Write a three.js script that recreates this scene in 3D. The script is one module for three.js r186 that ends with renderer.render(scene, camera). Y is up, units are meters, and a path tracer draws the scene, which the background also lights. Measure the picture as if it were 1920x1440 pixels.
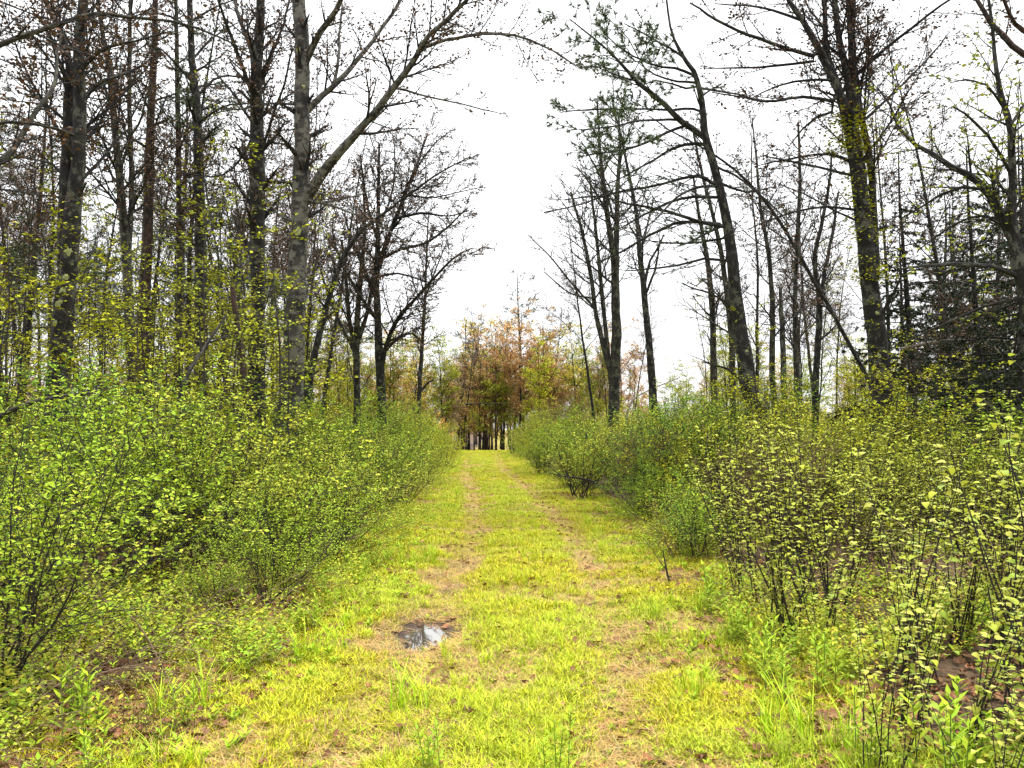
import * as THREE from 'three';

// ------------------------------------------------------------------ camera, sky, sun, exposure
const scene = new THREE.Scene();
const EYE = 1.6, PITCH = 3.1 * Math.PI / 180, FOV = 52;
const camera = new THREE.PerspectiveCamera(FOV, 4 / 3, 0.1, 600);
camera.position.set(0, EYE, 0);
camera.rotation.x = PITCH;
scene.add(camera);

const SKY_LEVEL = 0.44, SUN_LEVEL = 1.5, EXPOSURE = 4.4;
const renderer = new THREE.WebGLRenderer({ antialias: true });
renderer.setSize(1024, 768);
renderer.toneMapping = THREE.LinearToneMapping;
renderer.toneMappingExposure = EXPOSURE;
renderer.shadowMap.enabled = true;

// ------------------------------------------------------------------ random numbers and noise
const rng = (seed) => { let s = seed >>> 0; return () => { s = (s + 0x6d2b79f5) | 0; let t = Math.imul(s ^ (s >>> 15), 1 | s); t = (t + Math.imul(t ^ (t >>> 7), 61 | t)) ^ t; return ((t ^ (t >>> 14)) >>> 0) / 4294967296; }; };
const hash = (x, y, s = 0) => { let h = Math.imul(x, 374761393) ^ Math.imul(y, 668265263) ^ Math.imul(s + 11, 1274126177); h = Math.imul(h ^ (h >>> 13), 1274126177); return ((h ^ (h >>> 16)) >>> 0) / 4294967296; };
const clamp = (x, a = 0, b = 1) => Math.min(b, Math.max(a, x));
const lerp = (a, b, t) => a + (b - a) * t;
const smooth = (a, b, x) => { const t = clamp((x - a) / (b - a)); return t * t * (3 - 2 * t); };
function noise(x, y, s = 0, px = 0, py = 0) {
  const ix = Math.floor(x), iy = Math.floor(y), fx = x - ix, fy = y - iy, u = fx * fx * (3 - 2 * fx), v = fy * fy * (3 - 2 * fy);
  const w = (n, p) => (p ? ((n % p) + p) % p : n);
  const a = hash(w(ix, px), w(iy, py), s), b = hash(w(ix + 1, px), w(iy, py), s), c = hash(w(ix, px), w(iy + 1, py), s), d = hash(w(ix + 1, px), w(iy + 1, py), s);
  return lerp(lerp(a, b, u), lerp(c, d, u), v);
}
const fbm = (x, y, s = 0, n = 4, px = 0, py = 0) => { let t = 0, a = 0.5, k = 0; for (let i = 0; i < n; i++) { t += a * noise(x, y, s + i * 17, px, py); k += a; x *= 2; y *= 2; px *= 2; py *= 2; a *= 0.5; } return t / k; };

// overcast sky: a white layer of cloud, a little brighter overhead than at the horizon
{
  const W = 256, H = 128, data = new Float32Array(W * H * 4);
  for (let j = 0; j < H; j++) for (let i = 0; i < W; i++) {
    const el = ((j + 0.5) / H - 0.5) * Math.PI, up = Math.max(0, Math.sin(el));
    const cloud = fbm(i / 32, j / 12, 5, 3, 8, 0);
    const L = SKY_LEVEL * (0.72 + 0.5 * up) * (0.95 + 0.1 * cloud);
    const o = (j * W + i) * 4;
    data[o] = L * 0.985; data[o + 1] = L; data[o + 2] = L * 1.02; data[o + 3] = 1;
  }
  const sky = new THREE.DataTexture(data, W, H, THREE.RGBAFormat, THREE.FloatType);
  sky.mapping = THREE.EquirectangularReflectionMapping; sky.magFilter = THREE.LinearFilter; sky.needsUpdate = true;
  scene.background = sky; scene.environment = sky;
}
// the sun, only a broad bright place behind the cloud, high and ahead
const sun = new THREE.DirectionalLight(new THREE.Color(1, 0.97, 0.9), SUN_LEVEL);
sun.name = 'sun';
sun.position.set(14, 60, -22); sun.target.position.set(0, 0, -14);
sun.castShadow = true; sun.shadow.radius = 60; sun.shadow.mapSize.set(2048, 2048);
Object.assign(sun.shadow.camera, { left: -50, right: 50, top: 60, bottom: -60, near: 1, far: 160 });
scene.add(sun, sun.target);

// ------------------------------------------------------------------ places
const F = 720 / Math.tan(FOV * Math.PI / 360);       // the photograph's 1920 x 1440 pixels per unit of slope
const V = (x, y, z) => new THREE.Vector3(x, y, z);
function at(px, py, d) {                              // the point that lies d metres ahead in the direction of that pixel
  const x = (px - 960) / F, y = (720 - py) / F, c = Math.cos(PITCH), s = Math.sin(PITCH), k = d / (c - y * s);
  return V(x * k, EYE + (y * c + s) * k, -d);
}
const LANE = [[-5, -0.7], [0, -0.5], [3.7, -0.22], [6.2, 0.04], [11.8, 0.16], [18.2, -0.18], [29.5, -1.0], [40, -1.5], [52, -1.85], [70, -2.2], [200, -3]];
function lane(d) {                                    // x of the middle of the track
  let i = 0; while (i < LANE.length - 2 && d > LANE[i + 1][0]) i++;
  const p = (k) => LANE[clamp(k, 0, LANE.length - 1)], [x1, y1] = p(i), [x2, y2] = p(i + 1), [x0, y0] = p(i - 1), [x3, y3] = p(i + 2), h = x2 - x1, t = clamp((d - x1) / h, -0.5, 1.5);
  const m1 = (i > 0 ? (y2 - y0) / (x2 - x0) : (y2 - y1) / h) * h, m2 = (i + 2 < LANE.length ? (y3 - y1) / (x3 - x1) : (y2 - y1) / h) * h, t2 = t * t, t3 = t2 * t;
  return (2 * t3 - 3 * t2 + 1) * y1 + (t3 - 2 * t2 + t) * m1 + (-2 * t3 + 3 * t2) * y2 + (t3 - t2) * m2;
}
const PUDDLE = { x: -0.7, z: -6.4 };
function gh(x, z) {                                   // height of the ground
  const d = -z, o = x - lane(d), a = Math.abs(o);
  let h = 0.025 * (fbm(x * 1.3, z * 1.3, 3, 3) - 0.5) * 2 + 0.02 * (noise(x * 7, z * 7, 9) - 0.5);
  h -= 0.055 * Math.exp(-(((a - 0.74) / 0.22) ** 2)) * smooth(60, 40, d);
  h += 0.16 * smooth(1.5, 4, a) + 0.25 * (fbm(x * 0.12, z * 0.12, 21, 2) - 0.5) * smooth(3, 9, a);
  const px = (x - PUDDLE.x) / 0.34, pz = (z - PUDDLE.z) / 0.55;
  h -= 0.055 * Math.exp(-(px * px + pz * pz));
  h -= 0.9 * smooth(51, 62, d) * smooth(9, 3, a);
  return h;
}

// ------------------------------------------------------------------ names
const taken = {};
const numbered = (name) => { const n = taken[name] = (taken[name] ?? -1) + 1; return n ? name + '_' + String(n).padStart(3, '0') : name; };
function tag(o, label, category, group, kind) { o.userData.label = label; o.userData.category = category; if (group) o.userData.group = group; if (kind) o.userData.kind = kind; return o; }
function thing(name, label, category, pos, group) { const o = new THREE.Group(); o.name = numbered(name); o.position.copy(pos); scene.add(o); return tag(o, label, category, group); }
function part(name, geo, mat, parent, kind) { const m = new THREE.Mesh(geo, mat); m.name = name; m.castShadow = m.receiveShadow = true; if (kind) m.userData.kind = kind; parent.add(m); return m; }
function copyOf(o, label, group, category) { const c = o.clone(); c.name = numbered(o.name.replace(/_\d{3}$/, '')); c.userData = { ...o.userData }; if (label) tag(c, label, category ?? o.userData.category, group); scene.add(c); return c; }
function structure(name, geo, mat, label) { const m = part(name, geo, mat, scene, 'structure'); m.userData.label = label; m.userData.category = name.replace(/_/g, ' '); return m; }

// ------------------------------------------------------------------ geometry collector
class Geo {
  constructor(smoothed = true) { this.p = []; this.n = smoothed ? [] : null; this.u = []; this.c = []; this.i = []; }
  get count() { return this.p.length / 3; }
  // a tapering tube through pts with radii; uv in metres along, whole turns around
  tube(pts, rad, sides, { rough = 0, seed = 0, col = null, cap = true } = {}) {
    const n = pts.length, base = this.count, N = V(0, 0, 0), B = V(0, 0, 0), T = V(0, 0, 0), last = V(0, 0, 0);
    let along = 0;
    for (let k = 0; k < n; k++) {
      T.subVectors(pts[Math.min(k + 1, n - 1)], pts[Math.max(k - 1, 0)]); if (T.lengthSq() < 1e-12) T.set(0, 1, 0); T.normalize();
      if (k === 0) { N.set(Math.abs(T.y) > 0.9 ? 1 : 0, Math.abs(T.y) > 0.9 ? 0 : 1, 0); } else along += pts[k].distanceTo(pts[k - 1]);
      N.addScaledVector(T, -N.dot(T)).normalize(); B.crossVectors(T, N);
      for (let s = 0; s <= sides; s++) {
        const a = s / sides * Math.PI * 2, ca = Math.cos(a), sa = Math.sin(a);
        let r = rad[k];
        if (rough) r *= 1 + rough * (noise((s % sides) / sides * 6, along * 2.5, seed, 6, 0) - 0.5) * 2;
        const x = N.x * ca + B.x * sa, y = N.y * ca + B.y * sa, z = N.z * ca + B.z * sa;
        this.p.push(pts[k].x + x * r, pts[k].y + y * r, pts[k].z + z * r); this.n.push(x, y, z);
        this.u.push(s / sides, along); if (col) this.c.push(...col);
        if (k < n - 1 && s < sides) { const q = base + k * (sides + 1) + s; this.i.push(q, q + 1, q + sides + 1, q + 1, q + sides + 2, q + sides + 1); }
      }
      last.copy(T);
    }
    if (cap) { const e = this.count; this.p.push(pts[n - 1].x + last.x * rad[n - 1] * 0.6, pts[n - 1].y + last.y * rad[n - 1] * 0.6, pts[n - 1].z + last.z * rad[n - 1] * 0.6); this.n.push(last.x, last.y, last.z); this.u.push(0.5, along); if (col) this.c.push(...col); const q = base + (n - 1) * (sides + 1); for (let s = 0; s < sides; s++) this.i.push(q + s, q + s + 1, e); }
    return this;
  }
  // a pointed leaf of two faces folded along the rib
  leaf(x, y, z, dx, dy, dz, nx, ny, nz, L, W, fold, col) {
    let k = 1 / Math.hypot(dx, dy, dz); dx *= k; dy *= k; dz *= k;
    const dt = nx * dx + ny * dy + nz * dz; nx -= dx * dt; ny -= dy * dt; nz -= dz * dt; k = 1 / (Math.hypot(nx, ny, nz) || 1); nx *= k; ny *= k; nz *= k;
    const sx = dy * nz - dz * ny, sy = dz * nx - dx * nz, sz = dx * ny - dy * nx, b = this.count, w = W / 2, m = L * 0.45, f = fold * w;
    this.p.push(x, y, z, x + dx * m + sx * w + nx * f, y + dy * m + sy * w + ny * f, z + dz * m + sz * w + nz * f, x + dx * L - nx * f * 0.4, y + dy * L - ny * f * 0.4, z + dz * L - nz * f * 0.4, x + dx * m - sx * w + nx * f, y + dy * m - sy * w + ny * f, z + dz * m - sz * w + nz * f);
    if (this.n) for (let q = 0; q < 4; q++) this.n.push(nx, ny, nz);
    for (let q = 0; q < 4; q++) { this.c.push(col[0], col[1], col[2]); this.u.push(0, 0); }
    this.i.push(b, b + 1, b + 2, b, b + 2, b + 3);
  }
  tri(a, b, c, col) { const q = this.count; this.p.push(...a, ...b, ...c); for (let k = 0; k < 3; k++) { this.c.push(...col); this.u.push(0, 0); } this.i.push(q, q + 1, q + 2); }
  build() {
    const g = new THREE.BufferGeometry();
    g.setAttribute('position', new THREE.BufferAttribute(new Float32Array(this.p), 3));
    if (this.n && this.n.length === this.p.length) g.setAttribute('normal', new THREE.BufferAttribute(new Float32Array(this.n), 3));
    if (this.u.length) g.setAttribute('uv', new THREE.BufferAttribute(new Float32Array(this.u), 2));
    if (this.c.length === this.p.length) g.setAttribute('color', new THREE.BufferAttribute(new Float32Array(this.c), 3));
    g.setIndex(new THREE.BufferAttribute(new Uint32Array(this.i), 1));
    return g;
  }
}

// ------------------------------------------------------------------ materials
function texture(w, h, f, srgb = false) {
  const data = new Uint8Array(w * h * 4);
  for (let j = 0; j < h; j++) for (let i = 0; i < w; i++) { const c = f(i, j), o = (j * w + i) * 4; for (let k = 0; k < 3; k++) { const v = clamp(c[k]); data[o + k] = Math.round(255 * (srgb ? (v <= 0.0031308 ? v * 12.92 : 1.055 * v ** (1 / 2.4) - 0.055) : v)); } data[o + 3] = 255; }
  const t = new THREE.DataTexture(data, w, h); t.wrapS = t.wrapT = THREE.RepeatWrapping; t.magFilter = THREE.LinearFilter; if (srgb) t.colorSpace = THREE.SRGBColorSpace; t.needsUpdate = true; return t;
}
function bark(name, dark, light, lichen, lichenAmount, seed, ridges, turns = 1) {
  const W = 256, H = 512, height = new Float32Array(W * H);
  for (let j = 0; j < H; j++) for (let i = 0; i < W; i++) {
    const u = i / W, v = j / H, warp = fbm(u * 8, v * 6, seed, 3, 8, 6) - 0.5;
    const r = noise(u * ridges + warp * 1.6, v * 5, seed + 3, 0, 5) * 0.6 + noise(u * ridges * 2, v * 14, seed + 5, ridges * 2, 14) * 0.4;
    height[j * W + i] = clamp(r * 0.75 + 0.35 * (fbm(u * 16, v * 24, seed + 8, 3, 16, 24) - 0.4));
  }
  const map = texture(W, H, (i, j) => {
    const u = i / W, v = j / H, r = height[j * W + i], t = smooth(0.25, 0.75, r);
    const patch = smooth(1 - lichenAmount - 0.12, 1 - lichenAmount + 0.14, fbm(u * 9, v * 14, seed + 40, 5, 9, 14) * 1.3 - 0.12 + 0.35 * (noise(u * 50, v * 80, seed + 60, 50, 80) - 0.5));
    const g = 0.85 + 0.3 * noise(u * 64, v * 96, seed + 70, 64, 96);
    return [0, 1, 2].map((k) => lerp(lerp(dark[k], light[k], t), lichen[k], patch * 0.9) * g);
  }, true);
  map.repeat.set(turns, 0.7);
  const bump = texture(W, H, (i, j) => { const r = height[j * W + i]; return [r, r, r]; }); bump.repeat.set(turns, 0.7);
  const m = new THREE.MeshStandardMaterial({ map, bumpMap: bump, bumpScale: 0.025, roughness: 0.95 }); m.name = name; return m;
}
const M = {
  barkDark: bark('dark furrowed bark', [0.005, 0.0045, 0.004], [0.018, 0.016, 0.014], [0.08, 0.08, 0.06], 0.3, 1, 9),
  barkGrey: bark('grey lichened bark', [0.01, 0.009, 0.008], [0.05, 0.046, 0.04], [0.13, 0.125, 0.1], 0.52, 2, 8),
  barkRed: bark('red brown pine bark', [0.015, 0.01, 0.008], [0.065, 0.034, 0.025], [0.1, 0.085, 0.065], 0.22, 3, 10),
  barkPlain: bark('brown grey bark', [0.01, 0.009, 0.007], [0.034, 0.03, 0.024], [0.085, 0.085, 0.055], 0.35, 4, 7),
};
const plain = (name, r, g, b, rough = 0.9, more = {}) => { const m = new THREE.MeshStandardMaterial({ roughness: rough, ...more }); m.color.setRGB(r, g, b); m.name = name; return m; };
const leafy = (name, r, g, b, trans = 0, rough = 0.6) => { const m = trans ? new THREE.MeshPhysicalMaterial({ roughness: 0.95, specularIntensity: 0.4, transmission: trans, thickness: 0, vertexColors: true, side: THREE.DoubleSide }) : new THREE.MeshPhysicalMaterial({ roughness: rough, specularIntensity: 0.45, vertexColors: true, side: THREE.DoubleSide }); m.color.setRGB(r, g, b); m.name = name; return m; };
M.twig = plain('dark twig', 0.01, 0.009, 0.008);
M.twigGrey = plain('grey twig', 0.025, 0.022, 0.018);
M.stem = plain('dark shrub stem', 0.022, 0.017, 0.013);
M.cane = plain('tan dead cane', 0.22, 0.15, 0.09);
M.redCane = plain('red brown cane', 0.1, 0.055, 0.03);
M.deadwood = plain('weathered dead wood', 0.16, 0.14, 0.11);
M.rotwood = plain('brown rotten wood', 0.1, 0.06, 0.035);
M.lichen = plain('pale yellow green lichen', 0.27, 0.29, 0.13, 0.95);
M.bud = leafy('red brown bud', 0.14, 0.08, 0.05);
M.flower = leafy('rusty maple flower', 0.3, 0.12, 0.05);
M.leafYellow = leafy('yellow green leaf', 0.44, 0.45, 0.02, 0.12);
M.leafGreen = leafy('fresh green leaf', 0.3, 0.42, 0.025, 0.12);
M.leafOlive = leafy('olive green leaf', 0.38, 0.42, 0.04, 0.12);
M.leafBlue = leafy('cool green leaf', 0.22, 0.38, 0.04, 0.12);
M.leafBroad = leafy('broad lime leaf', 0.4, 0.44, 0.04, 0.35);
M.leafOrange = leafy('orange spring leaf', 0.58, 0.36, 0.15, 0.3);
M.leafGold = leafy('golden spring leaf', 0.6, 0.5, 0.1, 0.3);
M.leafBrown = leafy('brown spring leaf', 0.5, 0.36, 0.2, 0.3);
M.needle = leafy('pine needle', 0.1, 0.14, 0.06);
M.needlePale = leafy('yellow green pine needle', 0.16, 0.19, 0.04);
M.needleDark = leafy('dark spruce needle', 0.03, 0.045, 0.018);
M.grass = leafy('grass blade', 0.45, 0.48, 0.014);
M.straw = leafy('dead straw', 0.42, 0.3, 0.1);
M.litter = leafy('dead leaf', 0.2, 0.1, 0.045);

// ------------------------------------------------------------------ growing wood
const UP = V(0, 1, 0);
const turnFrom = (dir, angle, azimuth) => { const a = V(0, 0, 0).crossVectors(dir, Math.abs(dir.y) > 0.95 ? V(1, 0, 0) : UP).normalize(), b = V(0, 0, 0).crossVectors(dir, a); return V(0, 0, 0).addScaledVector(dir, Math.cos(angle)).addScaledVector(a, Math.sin(angle) * Math.cos(azimuth)).addScaledVector(b, Math.sin(angle) * Math.sin(azimuth)).normalize(); };
// P: per level arrays - kids per metre, ratio of length, angle, up (turns towards the sky), wobble; leaf(g, p, dir, R) called along the last levels
function grow(wood, P, p0, dir, len, r0, lvl, R) {
  const n = Math.max(3, Math.min(14, Math.ceil(len / P.seg[lvl]))), pts = [p0.clone()], rad = [r0], d = dir.clone(), p = p0.clone(), rEnd = Math.max(P.minR, r0 * 0.25);
  for (let k = 1; k <= n; k++) {
    d.x += (R() - 0.5) * P.wob[lvl]; d.y += (R() - 0.5) * P.wob[lvl] + P.up[lvl] / n; d.z += (R() - 0.5) * P.wob[lvl]; d.normalize();
    p.addScaledVector(d, len / n); pts.push(p.clone()); rad.push(lerp(r0, rEnd, (k / n) ** 0.9));
  }
  (Array.isArray(wood) ? wood[Math.min(lvl, wood.length - 1)] : wood).tube(pts, rad, P.sides[lvl]);
  sprout(wood, P, pts, rad, len, lvl, R, P.from[lvl]);
  return pts;
}
function sprout(wood, P, pts, rad, len, lvl, R, from = 0.2, scale = 1) {
  const n = pts.length - 1, where = (t) => { const f = clamp(t) * n, k = Math.min(n - 1, Math.floor(f)); return [pts[k].clone().lerp(pts[k + 1], f - k), V(0, 0, 0).subVectors(pts[k + 1], pts[k]).normalize(), lerp(rad[k], rad[k + 1], f - k)]; };
  if (lvl + 1 < P.seg.length) {
    const kids = Math.round(P.kids[lvl] * len * (0.8 + 0.4 * R()));
    let az = R() * 6.28;
    for (let k = 0; k < kids; k++) {
      const t = from + (1 - from) * (k + R()) / kids, [q, d, r] = where(t);
      az += 2.4 + (R() - 0.5) * 1.2;
      const L = Math.max(0.12, len * P.ratio[lvl] * (1 - 0.55 * (t - from) / (1 - from)) * (0.55 + 0.8 * R())) * scale;
      const dir = turnFrom(d, P.angle[lvl] * (0.7 + 0.6 * R()), az); if (P.flat) dir.y *= P.flat; dir.normalize();
      grow(wood, P, q, dir, Math.min(L, P.most?.[lvl + 1] ?? 99), Math.max(P.minR, r * P.thin[lvl]), lvl + 1, R);
    }
  }
  if (P.leaf && lvl >= P.leafFrom) { const m = Math.max(1, Math.round(len * P.leaves)), low = P.low ?? 0.45; for (let k = 0; k < m; k++) { const t = lvl === P.seg.length - 1 ? 0.15 + 0.85 * (k + R()) / m : low + (1 - low) * (k + R()) / m, [q, d] = where(t); P.leaf(q, d, R); } }
}
const tint = (R, lo = 0.7, hi = 1.25, hue = 0.14) => { const v = lerp(lo, hi, R()), h = (R() - 0.5) * 2 * hue; return [v * (1 + h), v, v * (1 - h)]; };
// leaves that hang about a twig, faces mostly towards the sky
const leafMaker = (g, L, W, lift = 1, per = 2, lo, hi, hue, jit = 0.004) => (q, d, R) => {
  for (let k = 0; k < per; k++) {
    const a = R() * 6.283, dx = Math.cos(a) + d.x * 0.7, dz = Math.sin(a) + d.z * 0.7, dy = (R() - 0.45) * 0.8 + d.y * 0.4, s = 0.6 + 0.7 * R();
    const j = jit * Math.sqrt(R()); g.leaf(q.x + Math.cos(a) * j, q.y + (R() - 0.5) * jit, q.z + Math.sin(a) * j, dx, dy, dz, (R() - 0.5) * 1.5, lift * (0.5 + R()), (R() - 0.5) * 1.5, L * s, W * s, 0.35 * R(), tint(R, lo, hi, hue));
  }
};
const tuftMaker = (g, L, W, per, lo, hi) => (q, d, R) => {
  for (let k = 0; k < per; k++) {
    const a = turnFrom(d, 0.35 + 0.75 * R(), R() * 6.283), s = L * (0.7 + 0.5 * R()), c = tint(R, lo ?? 0.6, hi ?? 1.3, 0.1), b = V(R() - 0.5, R() - 0.5, R() - 0.5).cross(a).normalize().multiplyScalar(W / 2);
    g.tri([q.x - b.x, q.y - b.y, q.z - b.z], [q.x + b.x, q.y + b.y, q.z + b.z], [q.x + a.x * s, q.y + a.y * s, q.z + a.z * s], c);
  }
};

// ------------------------------------------------------------------ the ground, the grassy track and its puddle
const axis = (spans) => { const a = []; for (const [from, to, step] of spans) { const n = Math.max(1, Math.round(Math.abs(to - from) / step)); for (let k = 0; k < n; k++) a.push(lerp(from, to, k / n)); } a.push(spans[spans.length - 1][1]); return a; };
const bare = (x, z) => {                              // how worn the turf is: 1 in the wheel tracks and at the puddle
  const d = -z, o = Math.abs(x - lane(d)), rut = Math.exp(-(((o - 0.74) / 0.22) ** 2)) * (0.55 + 0.75 * (fbm(x * 1.1, z * 0.5, 51, 3) - 0.3)) * smooth(60, 24, d);
  const px = (x - PUDDLE.x) / 0.36, pz = (z - PUDDLE.z) / 0.6;
  return clamp(rut + 1.2 * Math.exp(-(px * px + pz * pz)) + 0.75 * smooth(0.52, 0.7, fbm(x * 2.2, z * 2.2, 77, 3)));
};
{
  const xs = axis([[-400, -160, 40], [-160, -24, 7], [-24, -6, 0.5], [-6, -2.6, 0.12], [-2.6, 2.6, 0.055], [2.6, 6, 0.12], [6, 24, 0.5], [24, 160, 7], [160, 400, 40]]);
  const zs = axis([[30, 2, 2], [2, -2, 0.2], [-2, -12, 0.055], [-12, -26, 0.12], [-26, -64, 0.4], [-64, -160, 4], [-160, -560, 40]]);
  const g = new Geo(), nx = xs.length;
  for (const z of zs) for (const x of xs) {
    const d = -z, o = Math.abs(x - lane(d)), e = 0.05;
    g.p.push(x, gh(x, z), z);
    const hx = (gh(x + e, z) - gh(x - e, z)) / (2 * e), hz = (gh(x, z + e) - gh(x, z - e)) / (2 * e), k = 1 / Math.hypot(hx, 1, hz);
    g.n.push(-hx * k, k, -hz * k); g.u.push(x / 1.5, z / 1.5);
    const wood = smooth(1.5, 2.3, o + 0.7 * (fbm(x * 0.9, z * 0.9, 31, 3) - 0.5)), w = bare(x, z), mud = smooth(0.55, 1, w) * (0.4 + 0.9 * fbm(x * 3, z * 3, 91, 3)) * smooth(14, 5, d);
    const wet = smooth(1.5, 0.75, Math.hypot((x - PUDDLE.x) / 0.34, (z - PUDDLE.z) / 0.55) + 0.7 * (fbm(x * 5, z * 5, 93, 3) - 0.5));
    const turf = [0.3, 0.26, 0.03], thatch = [0.33, 0.24, 0.06], soil = [0.13, 0.085, 0.055], litter = [0.1, 0.062, 0.032];
    for (let c = 0; c < 3; c++) g.c.push(lerp(lerp(lerp(lerp(turf[c], thatch[c], clamp(w * 1.2)), soil[c], clamp(mud)), litter[c], wood), [0.075, 0.05, 0.033][c], wet));
  }
  for (let j = 0; j + 1 < zs.length; j++) for (let i = 0; i + 1 < nx; i++) { const q = j * nx + i; g.i.push(q, q + 1, q + nx, q + 1, q + nx + 1, q + nx); }
  const map = texture(512, 512, (i, j) => { const u = i / 512, v = j / 512, n = fbm(u * 12, v * 12, 61, 5, 12, 12), s = noise(u * 128, v * 128, 64, 128, 128), f = 0.5 + 0.75 * n + 0.5 * (s - 0.5); return [f * 0.95, f * 0.9, f * (0.75 + 0.3 * noise(u * 40, v * 40, 66, 40, 40))]; });
  const bump = texture(512, 512, (i, j) => { const u = i / 512, v = j / 512, n = fbm(u * 24, v * 24, 62, 5, 24, 24); return [n, n, n]; });
  const m = new THREE.MeshStandardMaterial({ map, bumpMap: bump, bumpScale: 0.03, roughness: 1, vertexColors: true }); m.name = 'turf, straw, mud and leaf litter';
  structure('ground', g.build(), m, 'grassy two rut track and brown leaf litter of the woods');
}
{
  const shape = new THREE.Shape(), R = rng(5), n = 48;
  for (let k = 0; k < n; k++) { const a = k / n * Math.PI * 2, r = 1 + 0.25 * (noise(Math.cos(a) * 3 + 9, Math.sin(a) * 3 + 9, 7) - 0.5); shape[k ? 'lineTo' : 'moveTo'](Math.cos(a) * 0.36 * r, Math.sin(a) * 0.6 * r); }
  const g = new THREE.ShapeGeometry(shape); g.rotateX(-Math.PI / 2);
  const water = new THREE.MeshPhysicalMaterial({ roughness: 0.03, ior: 1.8, clearcoat: 1, clearcoatRoughness: 0.02 }); water.color.setRGB(0.07, 0.06, 0.045); water.name = 'muddy water'; water.specularIntensity = 1;
  const m = structure('puddle', g, water, 'small muddy puddle in the wheel rut mirroring the white sky');
  m.position.set(PUDDLE.x, gh(PUDDLE.x, PUDDLE.z) + 0.038, PUDDLE.z);
  void R;
}

// ------------------------------------------------------------------ trees that the photograph shows one by one
const budP = (g, minR, o = {}) => ({ seg: [0.7, 0.4, 0.3], kids: [3.4, 7], ratio: [0.5, 0.5], angle: [0.8, 0.75], up: [0.3, 0.25, 0.15], wob: [0.22, 0.28, 0.3], sides: [5, 3, 3], thin: [0.45, 0.6], from: [0.12, 0.12, 0.1], most: [9, 2.4, 0.95], minR, leafFrom: 1, leaves: 8, leaf: leafMaker(g, 0.065, 0.042, 0.6, 2, 0.7, 1.25, 0.14, 0.06), ...o });
function poly(list, depth, dd, wob, R, minStep = 0.35) {  // pixels [x, y, width] -> smooth 3-D line and radii
  const ctrl = list.map(([x, y], k) => at(x, y, depth + dd * (k / Math.max(1, list.length - 1)) ** 1.2)), radC = list.map(([, , w]) => Math.max(0.004, w / 2 / F * depth));
  if (ctrl.length === 2) return [ctrl, radC];
  const curve = new THREE.CatmullRomCurve3(ctrl, false, 'centripetal'), n = Math.max(4, Math.round(curve.getLength() / minStep)), pts = [], rad = [];
  for (let k = 0; k <= n; k++) { const t = k / n, f = t * (radC.length - 1), i = Math.min(radC.length - 2, Math.floor(f)), q = curve.getPoint(t); if (k && wob) q.add(V((R() - 0.5) * wob, (R() - 0.5) * wob * 0.5, (R() - 0.5) * wob)); pts.push(q); rad.push(lerp(radC[i], radC[i + 1], f - i)); }
  return [pts, rad];
}
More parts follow.
